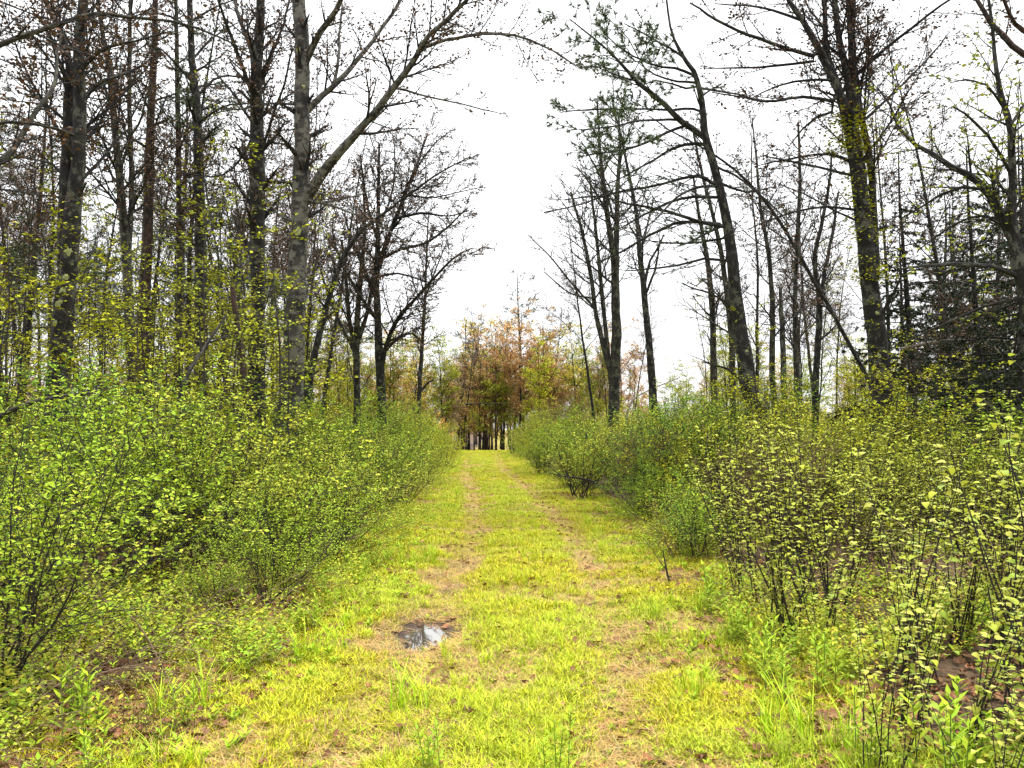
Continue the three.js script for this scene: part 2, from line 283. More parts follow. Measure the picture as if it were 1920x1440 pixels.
function tracedTree(s) {
  const R = rng(s.seed), depth = s.depth, [x0, y0] = s.trunk[0], first = at(x0, y0, depth), base = V(first.x, gh(first.x, first.z), first.z);
  const root = thing(s.name, s.label, s.category ?? 'tree', base, s.group), local = (pts) => pts.map((p) => p.clone().sub(base));
  const leaves = new Geo(false), buds = new Geo(false), twigs = new Geo(), minR = 0.0004 * depth;
  const P = (s.P ?? budP)(s.leafy ? leaves : buds, minR, s.o);
  const out = s.leafy ? leaves : buds;
  let [tp, tr] = poly(s.trunk, depth, s.lean ?? 0, 0.02, R);
  tp = local(tp);
  if (tp[0].y > 0.15) { tp.unshift(V(tp[0].x * 0.3, tp[0].y * 0.5, 0)); tr.unshift(tr[0] * 1.06); }
  tp.unshift(V(0, 0.12, 0), V(0, -0.12, 0)); tr.unshift(tr[0] * 1.22, tr[0] * 1.4); [tp[0], tp[1]] = [tp[1], tp[0]]; [tr[0], tr[1]] = [tr[1], tr[0]];
  const trunk = part('trunk', new Geo().tube(tp, tr, 14, { rough: 0.1, seed: s.seed }).build(), s.bark, root);
  const wood = [...tp], join = (l, r) => { let w = wood[0]; for (const q of wood) if (q.distanceToSquared(l[0]) < w.distanceToSquared(l[0])) w = q; if (w.distanceTo(l[0]) < 1.5) { l.unshift(w.clone()); r.unshift(r[0]); } wood.push(...l); };
  for (const stem of s.stems ?? []) { const [p, r] = poly(stem, depth, 0.4, 0.02, R), l = local(p); join(l, r); part('stem', new Geo().tube(l, r, 10, { rough: 0.1, seed: s.seed + 1 }).build(), s.bark, root); sprout(twigs, P, l, r, len3(l), 0, R, 0.3, 0.8); if (s.extend) grow(twigs, P, l[l.length - 1], V(0, 1, 0).add(dirEnd(l)).normalize(), s.extend * 0.8, r[r.length - 1], 0, R); }
  for (const limb of s.limbs ?? []) {
    const dd = limb.dd ?? (R() - 0.5) * 3, [p, r] = poly(limb.p, depth, dd, 0.03, R, 0.3), l = local(p); join(l, r);
    const fine = new Geo(), bough = part('limb', new Geo().tube(l, r, 7, { rough: 0.08, seed: s.seed + 2 }).build(), limb.bark ?? s.bark, root);
    sprout(fine, limb.P ? limb.P(out, minR) : P, l, r, len3(l), 0, R, limb.from ?? 0.15, limb.k ?? 0.7);
    if (fine.count) part('twigs', fine.build(), s.twig ?? M.twig, bough, 'stuff');
  }
  const up = s.bareTo ?? 0.35, cut = Math.floor(tp.length * up), top = tp.slice(cut);
  if (s.side !== 0) sprout(twigs, P, top, tr.slice(cut), len3(top), 0, R, 0.05, s.side ?? 0.4);
  if (s.extend) for (let k = 0; k < 3; k++) grow(twigs, P, tp[tp.length - 1], turnFrom(dirEnd(tp), k ? 0.5 : 0.1, R() * 6.28), s.extend, tr[tr.length - 1] * (k ? 0.6 : 0.9), 0, R);
  if (twigs.count) part('twigs', twigs.build(), s.twig ?? M.twig, root, 'stuff');
  if (leaves.count) part('foliage', leaves.build(), s.leafMat ?? M.leafYellow, root, 'stuff');
  if (buds.count) part('buds', buds.build(), s.budMat ?? M.bud, root, 'stuff');
  for (const [px, py, size] of s.lichen ?? []) {         // crusts of pale lichen on the side of the trunk one sees
    const q = at(px, py, depth).sub(base); let best = 0; tp.forEach((p, k) => { if (Math.abs(p.y - q.y) < Math.abs(tp[best].y - q.y)) best = k; });
    const r = tr[best], c = tp[best], a = Math.asin(clamp((q.x - c.x) / r, -0.8, 0.8)), g = new Geo(false), sz = size * 0.36 / F * depth, N = V(Math.sin(a), 0, Math.cos(a)), S = V(Math.cos(a), 0, -Math.sin(a)), o = V(c.x, q.y, c.z).addScaledVector(N, r * 1.1 + 0.01), ring = [];
    for (let k = 0; k < 14; k++) { const t = k / 14 * 6.283, w = sz * (0.55 + 0.9 * R()); ring.push(o.clone().addScaledVector(S, Math.cos(t) * w).addScaledVector(UP, Math.sin(t) * w).addScaledVector(N, -0.02 - sz * sz / r * 0.4 * Math.abs(Math.cos(t)))); }
    for (let k = 0; k < 14; k++) g.tri(o.toArray(), ring[k].toArray(), ring[(k + 1) % 14].toArray(), [1, 1, 1]);
    part('lichen_patch', g.build(), M.lichen, trunk);
  }
  if (s.ivy) {                                           // young leaves of a creeper and of shoots that hug the trunk
    const g = new Geo(false);
    for (const [ya, yb, amount, spread] of s.ivy) for (let k = 0; k < amount; k++) {
      const py = lerp(ya, yb, R()), yy = at(960, py, depth).y - base.y; let b = 0; tp.forEach((p, i) => { if (Math.abs(p.y - yy) < Math.abs(tp[b].y - yy)) b = i; });
      const a = R() * 6.283, r = tr[b] * (1.05 + spread * R() ** 2);
      g.leaf(tp[b].x + Math.cos(a) * r, yy, tp[b].z + Math.sin(a) * r, Math.cos(a), (R() - 0.6), Math.sin(a), (R() - 0.5), 1, (R() - 0.5), 0.075 * (0.6 + 0.7 * R()), 0.055, 0.3 * R(), tint(R));
    }
    part('creeper_leaves', g.build(), M.leafYellow, trunk, 'stuff');
  }
  return root;
}
const len3 = (l) => { let t = 0; for (let k = 1; k < l.length; k++) t += l[k].distanceTo(l[k - 1]); return t; };
const dirEnd = (l) => V(0, 0, 0).subVectors(l[l.length - 1], l[Math.max(0, l.length - 3)]).normalize();

// the grey lichened maple beside the track, its long limb reaching over
tracedTree({
  name: 'maple_tree', label: 'tall pale grey lichened maple with a long limb arching over the track', seed: 101, depth: 16, bark: M.barkGrey, extend: 4.5, side: 0.25, bareTo: 0.45,
  trunk: [[543, 780, 48], [547, 720, 45], [552, 640, 40], [558, 500, 35], [563, 380, 33], [566, 280, 31], [566, 180, 29], [566, 80, 27], [560, 0, 26], [556, -70, 24]],
  limbs: [
    { p: [[572, 372, 24], [605, 322, 20], [640, 280, 17], [690, 225, 14], [740, 160, 12], [775, 115, 11], [800, 70, 9], [835, 40, 8], [870, 5, 7], [905, -40, 5]], dd: -2, k: 0.5, from: 0.3 },
    { p: [[792, 90, 8], [830, 76, 6.5], [870, 69, 6], [910, 62, 6], [960, 66, 5], [1010, 82, 4], [1050, 103, 3], [1092, 130, 2]], dd: -1, k: 0.45, from: 0.3 },
    { p: [[742, 165, 5], [790, 178, 4], [860, 194, 3], [932, 211, 2]], dd: 0.5, k: 0.4 },
    { p: [[574, 208, 14], [620, 165, 11], [660, 125, 9.5], [700, 75, 8], [745, 10, 6.5], [765, -30, 5]], dd: 1.5, k: 0.5 },
    { p: [[572, 118, 15], [600, 60, 12], [630, 20, 10], [650, -30, 8]], dd: -1, k: 0.5 },
    { p: [[622, 165, 7], [634, 120, 6], [637, 60, 5], [642, 10, 4]], dd: 1, k: 0.5 },
    { p: [[560, 420, 5], [520, 400, 4], [470, 330, 3], [430, 318, 2]], dd: 1, k: 0.5 },
    { p: [[566, 380, 6], [620, 378, 4], [690, 360, 3], [760, 325, 2.5], [790, 320, 2]], dd: 2, k: 0.45 },
    { p: [[566, 372, 6], [640, 392, 4], [710, 420, 3], [760, 455, 2.5]], dd: -1.5, k: 0.4 },
    { p: [[552, 195, 5], [500, 195, 4], [450, 205, 3], [405, 205, 2]], dd: -1, k: 0.5 },
  ],
  lichen: [[563, 100, 14], [573, 168, 10], [561, 440, 20], [541, 637, 13]],
});
// the darker tree beside it, forked near the top, with a black hollow scar at the foot
tracedTree({
  name: 'forked_tree', label: 'dark barked tree with ascending forks standing next to the pale grey maple', seed: 102, depth: 17, bark: M.barkDark, extend: 4, side: 0.4, bareTo: 0.4,
  trunk: [[481, 775, 34], [482, 700, 30], [482, 620, 27], [483, 480, 28], [482, 330, 30], [481, 220, 25], [480, 150, 22], [486, 70, 17], [490, -40, 14]],
  limbs: [
    { p: [[476, 130, 12], [468, 80, 10], [450, 40, 8], [436, -20, 6]], dd: 1.2 }, { p: [[480, 200, 9], [460, 140, 7], [430, 60, 6], [405, -10, 4]], dd: -1.5 },
    { p: [[485, 170, 8], [505, 110, 7], [530, 50, 5], [545, -10, 4]], dd: 1 }, { p: [[487, 300, 6], [510, 220, 5], [535, 150, 4], [548, 90, 3]], dd: -1 },
    { p: [[478, 240, 6], [440, 180, 5], [400, 130, 3], [370, 100, 2]], dd: 1 }, { p: [[488, 345, 6], [520, 340, 5], [548, 345, 3]], dd: 0.5 },
    { p: [[480, 240, 5], [450, 300, 4], [410, 330, 3], [340, 325, 2]], dd: -1 },
  ],
  lichen: [[480, 293, 8], [478, 395, 9], [480, 642, 12]],
});
// the twin dark stems at the left
tracedTree({
  name: 'twin_stem_tree', label: 'black barked twin stemmed tree dotted with round pale lichen', seed: 103, depth: 13, bark: M.barkDark, extend: 3, side: 0.3, bareTo: 0.45,
  trunk: [[100, 800, 44], [108, 720, 40], [117, 620, 36], [128, 500, 33], [136, 400, 30], [147, 300, 25], [150, 200, 23], [148, 100, 20], [157, 0, 18], [165, -60, 15]],
  stems: [[[122, 520, 26], [122, 400, 24], [125, 300, 21], [128, 200, 18], [131, 125, 15], [112, 55, 11], [85, 5, 9], [70, -40, 7]]],
  limbs: [
    { p: [[155, 192, 9], [180, 158, 8], [215, 143, 7], [250, 130, 5], [300, 95, 3]], dd: 1 }, { p: [[155, 128, 9], [180, 100, 8], [215, 85, 6], [260, 75, 4], [320, 60, 3]], dd: -1 },
    { p: [[128, 150, 8], [110, 110, 7], [90, 60, 5], [60, 20, 4]], dd: 1 }, { p: [[140, 255, 6], [100, 240, 5], [50, 232, 4], [-10, 230, 3]], dd: -1 },
    { p: [[150, 340, 7], [180, 310, 6], [215, 270, 5], [240, 240, 3]], dd: 1 }, { p: [[133, 350, 6], [100, 310, 5], [60, 298, 4], [0, 290, 3]], dd: 0.6 },
  ],
  lichen: [[137, 474, 20], [132, 522, 15], [126, 548, 15], [120, 571, 20], [113, 607, 12], [139, 300, 8]],
  ivy: [[380, 700, 420, 1.6]],
});
// limbs of trees that stand outside to the left
tracedTree({
  name: 'overhanging_tree', label: 'tree whose bare arched bough hangs over the black twin stems', seed: 104, depth: 10, bark: M.barkPlain, side: 0, extend: 0,
  trunk: [[-260, 800, 50], [-265, 500, 44], [-255, 250, 38], [-240, 60, 30], [-230, -120, 24], [-225, -300, 16]],
  limbs: [
    { p: [[-245, 170, 22], [-120, 130, 16], [0, 83, 11], [60, 62, 10], [140, 34, 9.5], [190, 27, 9], [250, 32, 7], [330, 42, 6], [420, 72, 4], [470, 100, 2.5]], dd: 1.5, k: 0.4 },
    { p: [[-255, 420, 22], [-100, 370, 18], [0, 300, 13], [30, 275, 12], [60, 217, 11], [100, 165, 9], [108, 105, 7], [115, 60, 4]], dd: 2, k: 0.4 },
    { p: [[-250, 300, 12], [-60, 240, 8], [40, 228, 5], [130, 250, 4], [160, 270, 2.5]], dd: 1, k: 0.4 },
  ],
});
// the slender forked ash and the red pine behind
tracedTree({ name: 'slender_tree', label: 'slender grey tree bending and forking before a red trunked pine', seed: 105, depth: 19, bark: M.barkPlain, extend: 3.5, side: 0.45,
  trunk: [[255, 800, 22], [244, 640, 19], [237, 480, 17], [226, 350, 14], [213, 220, 12], [205, 130, 10], [190, 50, 8], [180, -30, 6]],
  limbs: [{ p: [[240, 500, 12], [247, 350, 10], [243, 200, 9], [243, 60, 8], [245, -40, 6]], dd: 1 }, { p: [[224, 330, 6], [240, 270, 5], [265, 220, 4], [275, 180, 2]], dd: -1 }, { p: [[212, 210, 6], [190, 150, 5], [170, 110, 4], [160, 60, 3]], dd: 1 }],
});
const pineTuft = (g, minR, o = {}) => ({ seg: [0.5, 0.35, 0.25], kids: [4, 7], ratio: [0.42, 0.45], angle: [0.8, 0.7], up: [0.1, 0.15, 0.25], wob: [0.2, 0.3, 0.3], sides: [5, 3, 3], thin: [0.45, 0.6], from: [0.35, 0.25, 0.2], most: [6, 1.6, 0.5], minR, leafFrom: 2, leaves: 13, leaf: tuftMaker(g, 0.13, 0.014, 10), flat: 0.45, ...o });
tracedTree({ name: 'red_pine', label: 'straight pine with reddish bark rising behind the slender grey tree', seed: 106, depth: 22, bark: M.barkRed, leafy: true, leafMat: M.needle, P: pineTuft, extend: 3, side: 0.55, bareTo: 0.6, o: { kids: [2, 6] },
  trunk: [[262, 800, 28], [265, 700, 26], [268, 620, 24], [275, 480, 20], [280, 320, 17], [283, 200, 14], [289, 100, 12], [292, -40, 9]] });
tracedTree({ name: 'white_pine', label: 'tall dark pine with ragged needle tufts between the red pine and forked tree', seed: 107, depth: 21, bark: M.barkDark, leafy: true, leafMat: M.needle, P: pineTuft, extend: 3, side: 0.5, bareTo: 0.55, o: { kids: [2.6, 7] },
  trunk: [[377, 800, 28], [377, 620, 23], [376, 450, 21], [372, 300, 18], [368, 200, 16], [360, 110, 13], [354, -40, 10]],
  limbs: [{ p: [[370, 180, 6], [400, 150, 5], [430, 142, 4], [470, 150, 2]], dd: 1 }, { p: [[366, 160, 6], [330, 120, 5], [300, 90, 3], [280, 85, 2]], dd: -1 }, { p: [[362, 110, 5], [400, 70, 4], [450, 40, 2]], dd: 1.5 }, { p: [[360, 60, 5], [320, 30, 4], [270, 25, 2]], dd: -0.5 }, { p: [[372, 230, 5], [420, 200, 4], [465, 195, 2]], dd: -1.5 }, { p: [[358, 40, 5], [410, 10, 3], [440, 0, 2]], dd: 0.6 }] });
tracedTree({ name: 'straight_tree', label: 'thin straight bare tree between the red pine and the dark pine', seed: 108, depth: 23, bark: M.barkPlain, extend: 3, side: 0.4, trunk: [[336, 800, 13], [337, 600, 11], [336, 400, 10], [333, 200, 9], [330, 0, 7], [328, -60, 6]] });
// the spreading tree at the edge of the gap of sky
tracedTree({ name: 'spreading_tree', label: 'dark trunked spreading tree with a fine fan of budding twigs', seed: 109, depth: 24, bark: M.barkDark, side: 0.5, bareTo: 0.55, extend: 0, o: { kids: [4.5, 8], leaves: 8 },
  trunk: [[717, 815, 20], [716, 760, 18], [712, 680, 16], [708, 600, 14], [706, 540, 12], [707, 480, 11], [709, 420, 8], [710, 340, 6], [711, 270, 4]],
  limbs: [
    { p: [[711, 500, 11], [730, 440, 9], [748, 395, 8], [765, 350, 6], [785, 300, 5], [800, 255, 3]], dd: 1.5 }, { p: [[714, 690, 10], [724, 650, 9], [737, 613, 8], [763, 577, 7], [803, 533, 5], [850, 485, 4], [885, 465, 2]], dd: -2, k: 0.6 },
    { p: [[708, 490, 7], [750, 468, 6], [800, 455, 5], [840, 425, 4], [875, 390, 2]], dd: -1 }, { p: [[740, 410, 6], [790, 400, 5], [840, 405, 3], [880, 395, 2]], dd: 1 },
    { p: [[755, 375, 5], [800, 340, 4], [850, 310, 3], [880, 295, 2]], dd: 0.5 }, { p: [[706, 560, 8], [680, 500, 7], [660, 450, 5], [645, 400, 4]], dd: 1 },
    { p: [[708, 600, 8], [685, 570, 7], [660, 530, 5], [635, 480, 4], [622, 430, 3]], dd: -1.5 }, { p: [[707, 450, 6], [690, 390, 5], [680, 330, 4], [676, 290, 2]], dd: -1 },
    { p: [[709, 430, 5], [735, 360, 4], [740, 300, 3], [738, 260, 2]], dd: 2 }, { p: [[725, 650, 5], [770, 625, 4], [790, 640, 3]], dd: 1 }, { p: [[708, 520, 5], [745, 512, 4], [790, 525, 3], [820, 535, 2]], dd: 0 },
    { p: [[770, 345, 4], [790, 300, 3], [825, 260, 2], [840, 250, 1.5]], dd: -1 }, { p: [[760, 365, 4], [810, 370, 3], [860, 360, 2], [905, 350, 1.5]], dd: 0.4 },
  ] });
tracedTree({ name: 'many_stemmed_tree', label: 'brown many stemmed tree crowding behind the spreading tree', seed: 110, depth: 25, bark: M.barkPlain, side: 0.35, bareTo: 0.4, extend: 0,
  trunk: [[670, 810, 14], [669, 720, 13], [668, 640, 12], [673, 560, 10], [680, 480, 8], [684, 400, 5], [680, 340, 3]],
  stems: [[[669, 680, 9], [655, 600, 8], [648, 520, 7], [640, 450, 5]], [[668, 650, 9], [690, 580, 8], [700, 510, 6]]],
  limbs: [{ p: [[664, 660, 7], [630, 590, 5], [605, 520, 4], [590, 470, 2]], dd: 1 }] });
tracedTree({ name: 'leaning_tree', label: 'thin dark tree leaning away from the grey maple towards the track', seed: 111, depth: 19, bark: M.barkDark, side: 0.45, extend: 0, trunk: [[570, 800, 14], [585, 690, 13], [600, 620, 12], [620, 550, 11], [645, 480, 9], [680, 430, 7], [720, 400, 5], [770, 360, 3]] });
tracedTree({ name: 'dead_snag', label: 'leaning brown dead snag broken off short below the forked tree', category: 'dead tree', seed: 112, depth: 14, bark: M.barkRed, side: 0, extend: 0, trunk: [[470, 820, 16], [464, 770, 15], [456, 690, 13], [446, 620, 11], [440, 570, 11], [436, 535, 8]] });
tracedTree({ name: 'pole_tree', label: 'thin pole like tree standing by the far end of the track', seed: 113, depth: 36, bark: M.barkDark, side: 0.4, extend: 0, trunk: [[784, 800, 9], [787, 720, 8], [792, 640, 7], [797, 560, 5], [800, 480, 4], [803, 400, 2]], limbs: [{ p: [[787, 735, 5], [800, 720, 4], [812, 712, 3]], dd: 0 }, { p: [[797, 560, 4], [815, 510, 3], [840, 450, 2]], dd: 1 }, { p: [[796, 580, 3], [775, 530, 2.5], [765, 480, 2]], dd: 1 }] });

// the dark pine that leans over from the right, its long limbs drooping towards the track
const pineLimb = (g, minR) => pineTuft(g, minR, { kids: [4.5, 7], leafFrom: 2, leaves: 14, leaf: tuftMaker(g, 0.13, 0.016, 10), most: [6, 0.85, 0.4], from: [0.5, 0.25, 0.2] });
const pineBare = (g, minR) => pineTuft(g, minR, { kids: [4.5, 6], leafFrom: 2, leaves: 3, leaf: tuftMaker(g, 0.1, 0.014, 4), most: [6, 1.0, 0.45], from: [0.3, 0.2, 0.1] });
tracedTree({ name: 'leaning_pine', label: 'dark leaning pine with long drooping limbs and needles at their tips', seed: 120, depth: 15, bark: M.barkDark, leafy: true, leafMat: M.needle, P: pineTuft, side: 0.35, bareTo: 0.55, extend: 0, o: { kids: [3, 6] },
  trunk: [[1425, 830, 40], [1412, 760, 34], [1400, 700, 31], [1388, 620, 27], [1379, 550, 23], [1367, 437, 19], [1354, 375, 17], [1333, 292, 15], [1322, 250, 14], [1317, 198, 12], [1310, 162, 10], [1300, 133, 9], [1277, 100, 7], [1260, 62, 5], [1252, 15, 4], [1246, -30, 3]],
  limbs: [
    { p: [[1317, 256, 12], [1292, 237, 12], [1267, 219, 11], [1246, 198, 10], [1212, 167, 9], [1183, 142, 7], [1158, 110, 5], [1133, 87, 4], [1092, 56, 3], [1069, 35, 2]], dd: -1.5, P: pineLimb, from: 0.45 },
    { p: [[1312, 208, 5], [1292, 203, 5], [1260, 207, 5], [1225, 205, 4], [1167, 205, 4], [1090, 207, 3], [1050, 210, 2]], dd: 0.5, P: pineLimb, from: 0.5 },
    { p: [[1273, 225, 5], [1208, 225, 4], [1160, 235, 3], [1090, 245, 2]], dd: -2, P: pineLimb, from: 0.4 },
    { p: [[1285, 236, 6], [1246, 250, 5], [1208, 269, 5], [1177, 279, 4], [1100, 290, 2]], dd: -1, P: pineLimb, from: 0.6 },
    { p: [[1325, 272, 7], [1298, 269, 6], [1260, 279, 5], [1225, 300, 4], [1173, 329, 3], [1140, 345, 2]], dd: 1, P: pineBare },
    { p: [[1333, 342, 7], [1317, 331, 7], [1292, 332, 6], [1260, 340, 5], [1208, 352, 5], [1167, 358, 4], [1125, 371, 4], [1083, 385, 3], [1021, 399, 2]], dd: -0.6, P: pineBare },
    { p: [[1347, 370, 7], [1312, 369, 6], [1271, 373, 6], [1229, 392, 5], [1198, 408, 4], [1150, 435, 2]], dd: 1.5, P: pineBare },
    { p: [[1352, 424, 8], [1308, 415, 7], [1271, 402, 6], [1229, 392, 5], [1177, 381, 4], [1120, 368, 3], [1060, 375, 2]], dd: -1.5, P: pineBare },
    { p: [[1350, 420, 7], [1281, 416, 6], [1256, 423, 6], [1208, 446, 5], [1162, 473, 4], [1117, 492, 3]], dd: 0.8, P: pineBare },
    { p: [[1352, 425, 5], [1320, 440, 4], [1290, 455, 3], [1270, 462, 2]], dd: -1, P: pineLimb, from: 0.1, k: 0.5 },
    { p: [[1345, 350, 6], [1310, 350, 5], [1270, 370, 4], [1230, 410, 3], [1205, 430, 2]], dd: -1.8, P: pineBare },
    { p: [[1367, 445, 5], [1310, 455, 4], [1250, 455, 3], [1205, 450, 2]], dd: 1.6, P: pineBare },
    { p: [[1372, 490, 6], [1320, 485, 5], [1270, 498, 4], [1210, 505, 3], [1170, 507, 2]], dd: -1, P: pineBare },
    { p: [[1303, 142, 6], [1270, 128, 5], [1230, 125, 4], [1180, 100, 3], [1130, 60, 2]], dd: -0.5, P: pineLimb, from: 0.3 },
    { p: [[1305, 155, 5], [1260, 150, 4], [1210, 128, 3], [1170, 60, 2], [1120, 22, 2]], dd: 1, P: pineLimb, from: 0.4 },
    { p: [[1285, 110, 5], [1255, 90, 4], [1220, 70, 3], [1170, 45, 2]], dd: -1, P: pineLimb, from: 0.3 },
    { p: [[1308, 162, 5], [1280, 165, 4], [1240, 150, 3], [1190, 165, 2]], dd: 0.5, P: pineLimb, from: 0.4 },
    { p: [[1312, 165, 5], [1350, 172, 4], [1400, 180, 3]], dd: 1, P: pineBare }, { p: [[1340, 310, 5], [1380, 330, 4], [1430, 370, 3], [1480, 420, 2]], dd: -1, P: pineBare },
    { p: [[1355, 345, 5], [1400, 360, 4], [1450, 350, 2]], dd: 1, P: pineBare }, { p: [[1385, 610, 5], [1350, 560, 4], [1300, 540, 3], [1280, 530, 2]], dd: -1, P: pineBare },
  ],
  lichen: [[1396, 660, 8], [1404, 715, 9]] });
// a clump of thin trees left of it
tracedTree({ name: 'bare_tree_clump', label: 'clump of thin grey bare stems beside the limb tips of the leaning pine', seed: 121, depth: 28, bark: M.barkPlain, side: 0.5, bareTo: 0.4, extend: 0, twig: M.twigGrey, o: { leaves: 1, kids: [2, 4] },
  trunk: [[1150, 810, 22], [1153, 700, 20], [1156, 640, 19], [1154, 560, 15], [1150, 480, 12], [1138, 400, 10], [1128, 317, 8], [1123, 250, 5], [1120, 190, 3]],
  stems: [[[1156, 600, 12], [1156, 480, 11], [1157, 400, 10], [1159, 333, 8], [1163, 283, 6], [1160, 220, 4]], [[1150, 720, 10], [1120, 600, 9], [1105, 500, 8], [1090, 430, 6], [1070, 360, 4]], [[1148, 740, 9], [1130, 560, 8], [1118, 440, 6], [1105, 330, 4]]],
  limbs: [{ p: [[1118, 580, 5], [1080, 540, 4], [1030, 480, 3], [990, 440, 2]], dd: 1, k: 0.4 }, { p: [[1115, 560, 4], [1070, 550, 3], [1020, 510, 2]], dd: -1, k: 0.3 }, { p: [[1140, 400, 5], [1110, 350, 4], [1080, 310, 2]], dd: 1 }, { p: [[1155, 420, 5], [1125, 330, 4], [1090, 265, 2]], dd: -1 }] });
tracedTree({ name: 'dark_thin_tree', label: 'thin dark bare tree between the stem clump and the leaning pine', seed: 122, depth: 26, bark: M.barkDark, side: 0.5, bareTo: 0.4, extend: 0, o: { leaves: 2, kids: [2.2, 4.5] },
  trunk: [[1227, 800, 17], [1222, 700, 15], [1215, 620, 13], [1207, 540, 11], [1200, 480, 10], [1193, 400, 8], [1180, 333, 6], [1165, 260, 4], [1150, 200, 3]],
  limbs: [{ p: [[1207, 545, 6], [1215, 500, 5], [1235, 460, 4], [1245, 440, 3]], dd: 0 }, { p: [[1200, 470, 5], [1215, 420, 4], [1225, 370, 3]], dd: 1 }, { p: [[1207, 560, 5], [1230, 500, 4], [1238, 450, 3]], dd: -1 }] });
// the tall many leadered tree wrapped in creeper
tracedTree({ name: 'creeper_tree', label: 'tall dark tree dividing into four leaders with yellow green creeper on its trunk', seed: 123, depth: 15, bark: M.barkDark, side: 0.3, bareTo: 0.5, extend: 3.5, o: { kids: [3.4, 7], leaves: 7 },
  trunk: [[1660, 850, 44], [1655, 760, 39], [1650, 690, 36], [1640, 600, 34], [1627, 500, 32], [1617, 400, 30], [1605, 300, 28], [1592, 225, 25], [1575, 175, 17], [1548, 115, 14], [1512, 50, 11], [1482, 5, 9], [1465, -30, 7]],
  stems: [[[1590, 230, 16], [1578, 180, 13], [1550, 95, 11], [1547, 20, 9], [1548, -40, 7]], [[1596, 225, 16], [1590, 150, 14], [1572, 70, 12], [1563, -10, 10]], [[1602, 250, 17], [1605, 190, 14], [1597, 110, 12], [1592, 30, 9], [1590, -40, 7]], [[1643, 520, 15], [1638, 400, 14], [1630, 290, 13], [1612, 200, 11], [1602, 100, 8], [1600, 0, 6]]],
  limbs: [
    { p: [[1562, 190, 7], [1500, 182, 6], [1440, 190, 5], [1380, 180, 3], [1335, 172, 2]], dd: -1, from: 0.1 }, { p: [[1556, 150, 6], [1520, 150, 5], [1460, 160, 4], [1400, 190, 2]], dd: 1 },
    { p: [[1525, 105, 8], [1450, 82, 7], [1390, 60, 6], [1340, 35, 5], [1295, 5, 3]], dd: -1.5, from: 0.1 }, { p: [[1525, 115, 6], [1440, 125, 5], [1380, 128, 4], [1320, 127, 2]], dd: 1 },
    { p: [[1503, 38, 6], [1450, 20, 5], [1400, 10, 4], [1340, 8, 2]], dd: 0.5 }, { p: [[1600, 305, 7], [1560, 290, 6], [1520, 292, 5], [1470, 300, 4], [1415, 312, 2]], dd: 1 },
    { p: [[1604, 330, 6], [1540, 315, 5], [1470, 300, 4], [1430, 292, 2]], dd: -1 }, { p: [[1612, 395, 6], [1560, 388, 5], [1480, 400, 4], [1400, 430, 2]], dd: -0.5 },
    { p: [[1608, 415, 5], [1560, 392, 4], [1500, 360, 3], [1445, 342, 2]], dd: 1.5 }, { p: [[1600, 145, 8], [1650, 100, 7], [1700, 60, 6], [1745, 25, 5], [1795, -10, 4]], dd: -1 },
    { p: [[1615, 230, 6], [1670, 180, 5], [1740, 110, 4], [1780, 60, 2]], dd: 1 }, { p: [[1560, 210, 6], [1520, 225, 5], [1490, 260, 3], [1480, 275, 2]], dd: 1 },
    { p: [[1550, 60, 5], [1520, 20, 4], [1500, -20, 3]], dd: 1 }, { p: [[1646, 600, 9], [1665, 570, 7], [1680, 540, 5], [1690, 515, 3]], dd: -0.6, k: 0.5 },
  ],
  lichen: [[1640, 668, 14], [1640, 700, 12], [1636, 590, 9]],
  ivy: [[205, 285, 700, 3.2], [270, 460, 600, 1.8], [480, 530, 300, 2.4]] });
tracedTree({ name: 'crossing_tree', label: 'thin tree leaning hard across the gap from the creeper tree to the leaning pine', seed: 124, depth: 16, bark: M.barkDark, side: 0.35, bareTo: 0.3, extend: 0, trunk: [[1660, 830, 9], [1635, 730, 8], [1590, 640, 7], [1545, 560, 7], [1500, 480, 6.5], [1455, 405, 6], [1400, 340, 5], [1340, 290, 4], [1267, 250, 3], [1215, 217, 2]] });
// thin trees seen against the sky between the leaning pine and the creeper tree
const thin = [
  ['light grey slim tree with a slight bend just behind the leaning pine', 131, 20, M.barkPlain, [[1375, 800, 12], [1372, 650, 11], [1362, 540, 10], [1345, 440, 8], [1320, 340, 6], [1300, 250, 4]]],
  ['slim bare tree beside the short broken snag', 132, 20, M.barkPlain, [[1455, 800, 12], [1447, 690, 11], [1449, 600, 10], [1442, 480, 8], [1425, 380, 6], [1418, 300, 4], [1410, 220, 2]]],
  ['slim mossy green trunked tree between the broken snag and the creeper tree', 133, 22, M.barkPlain, [[1494, 800, 10], [1493, 700, 9], [1490, 600, 8], [1495, 450, 8], [1500, 330, 6], [1497, 230, 4]]],
  ['crooked dark tree with a double fork leaning near the crossing tree', 134, 19, M.barkDark, [[1528, 800, 13], [1530, 700, 12], [1535, 620, 12], [1536, 560, 11], [1527, 490, 8], [1540, 420, 7], [1556, 340, 5], [1560, 280, 3]]],
  ['pale thin tree standing behind the leaning pine towards the bare stem clump', 135, 27, M.barkPlain, [[1340, 800, 13], [1338, 680, 12], [1336, 580, 11], [1325, 480, 9], [1310, 400, 6], [1300, 330, 4]]],
];
for (const [label, seed, depth, bk, trunk] of thin) tracedTree({ name: 'slim_tree', label, seed, depth, bark: bk, trunk, side: 0.45, bareTo: 0.3, extend: 0, o: { leaves: 2 }, limbs: seed === 134 ? [{ p: [[1537, 560, 8], [1550, 490, 7], [1562, 430, 6], [1572, 360, 4]], dd: 0.5 }] : [] });
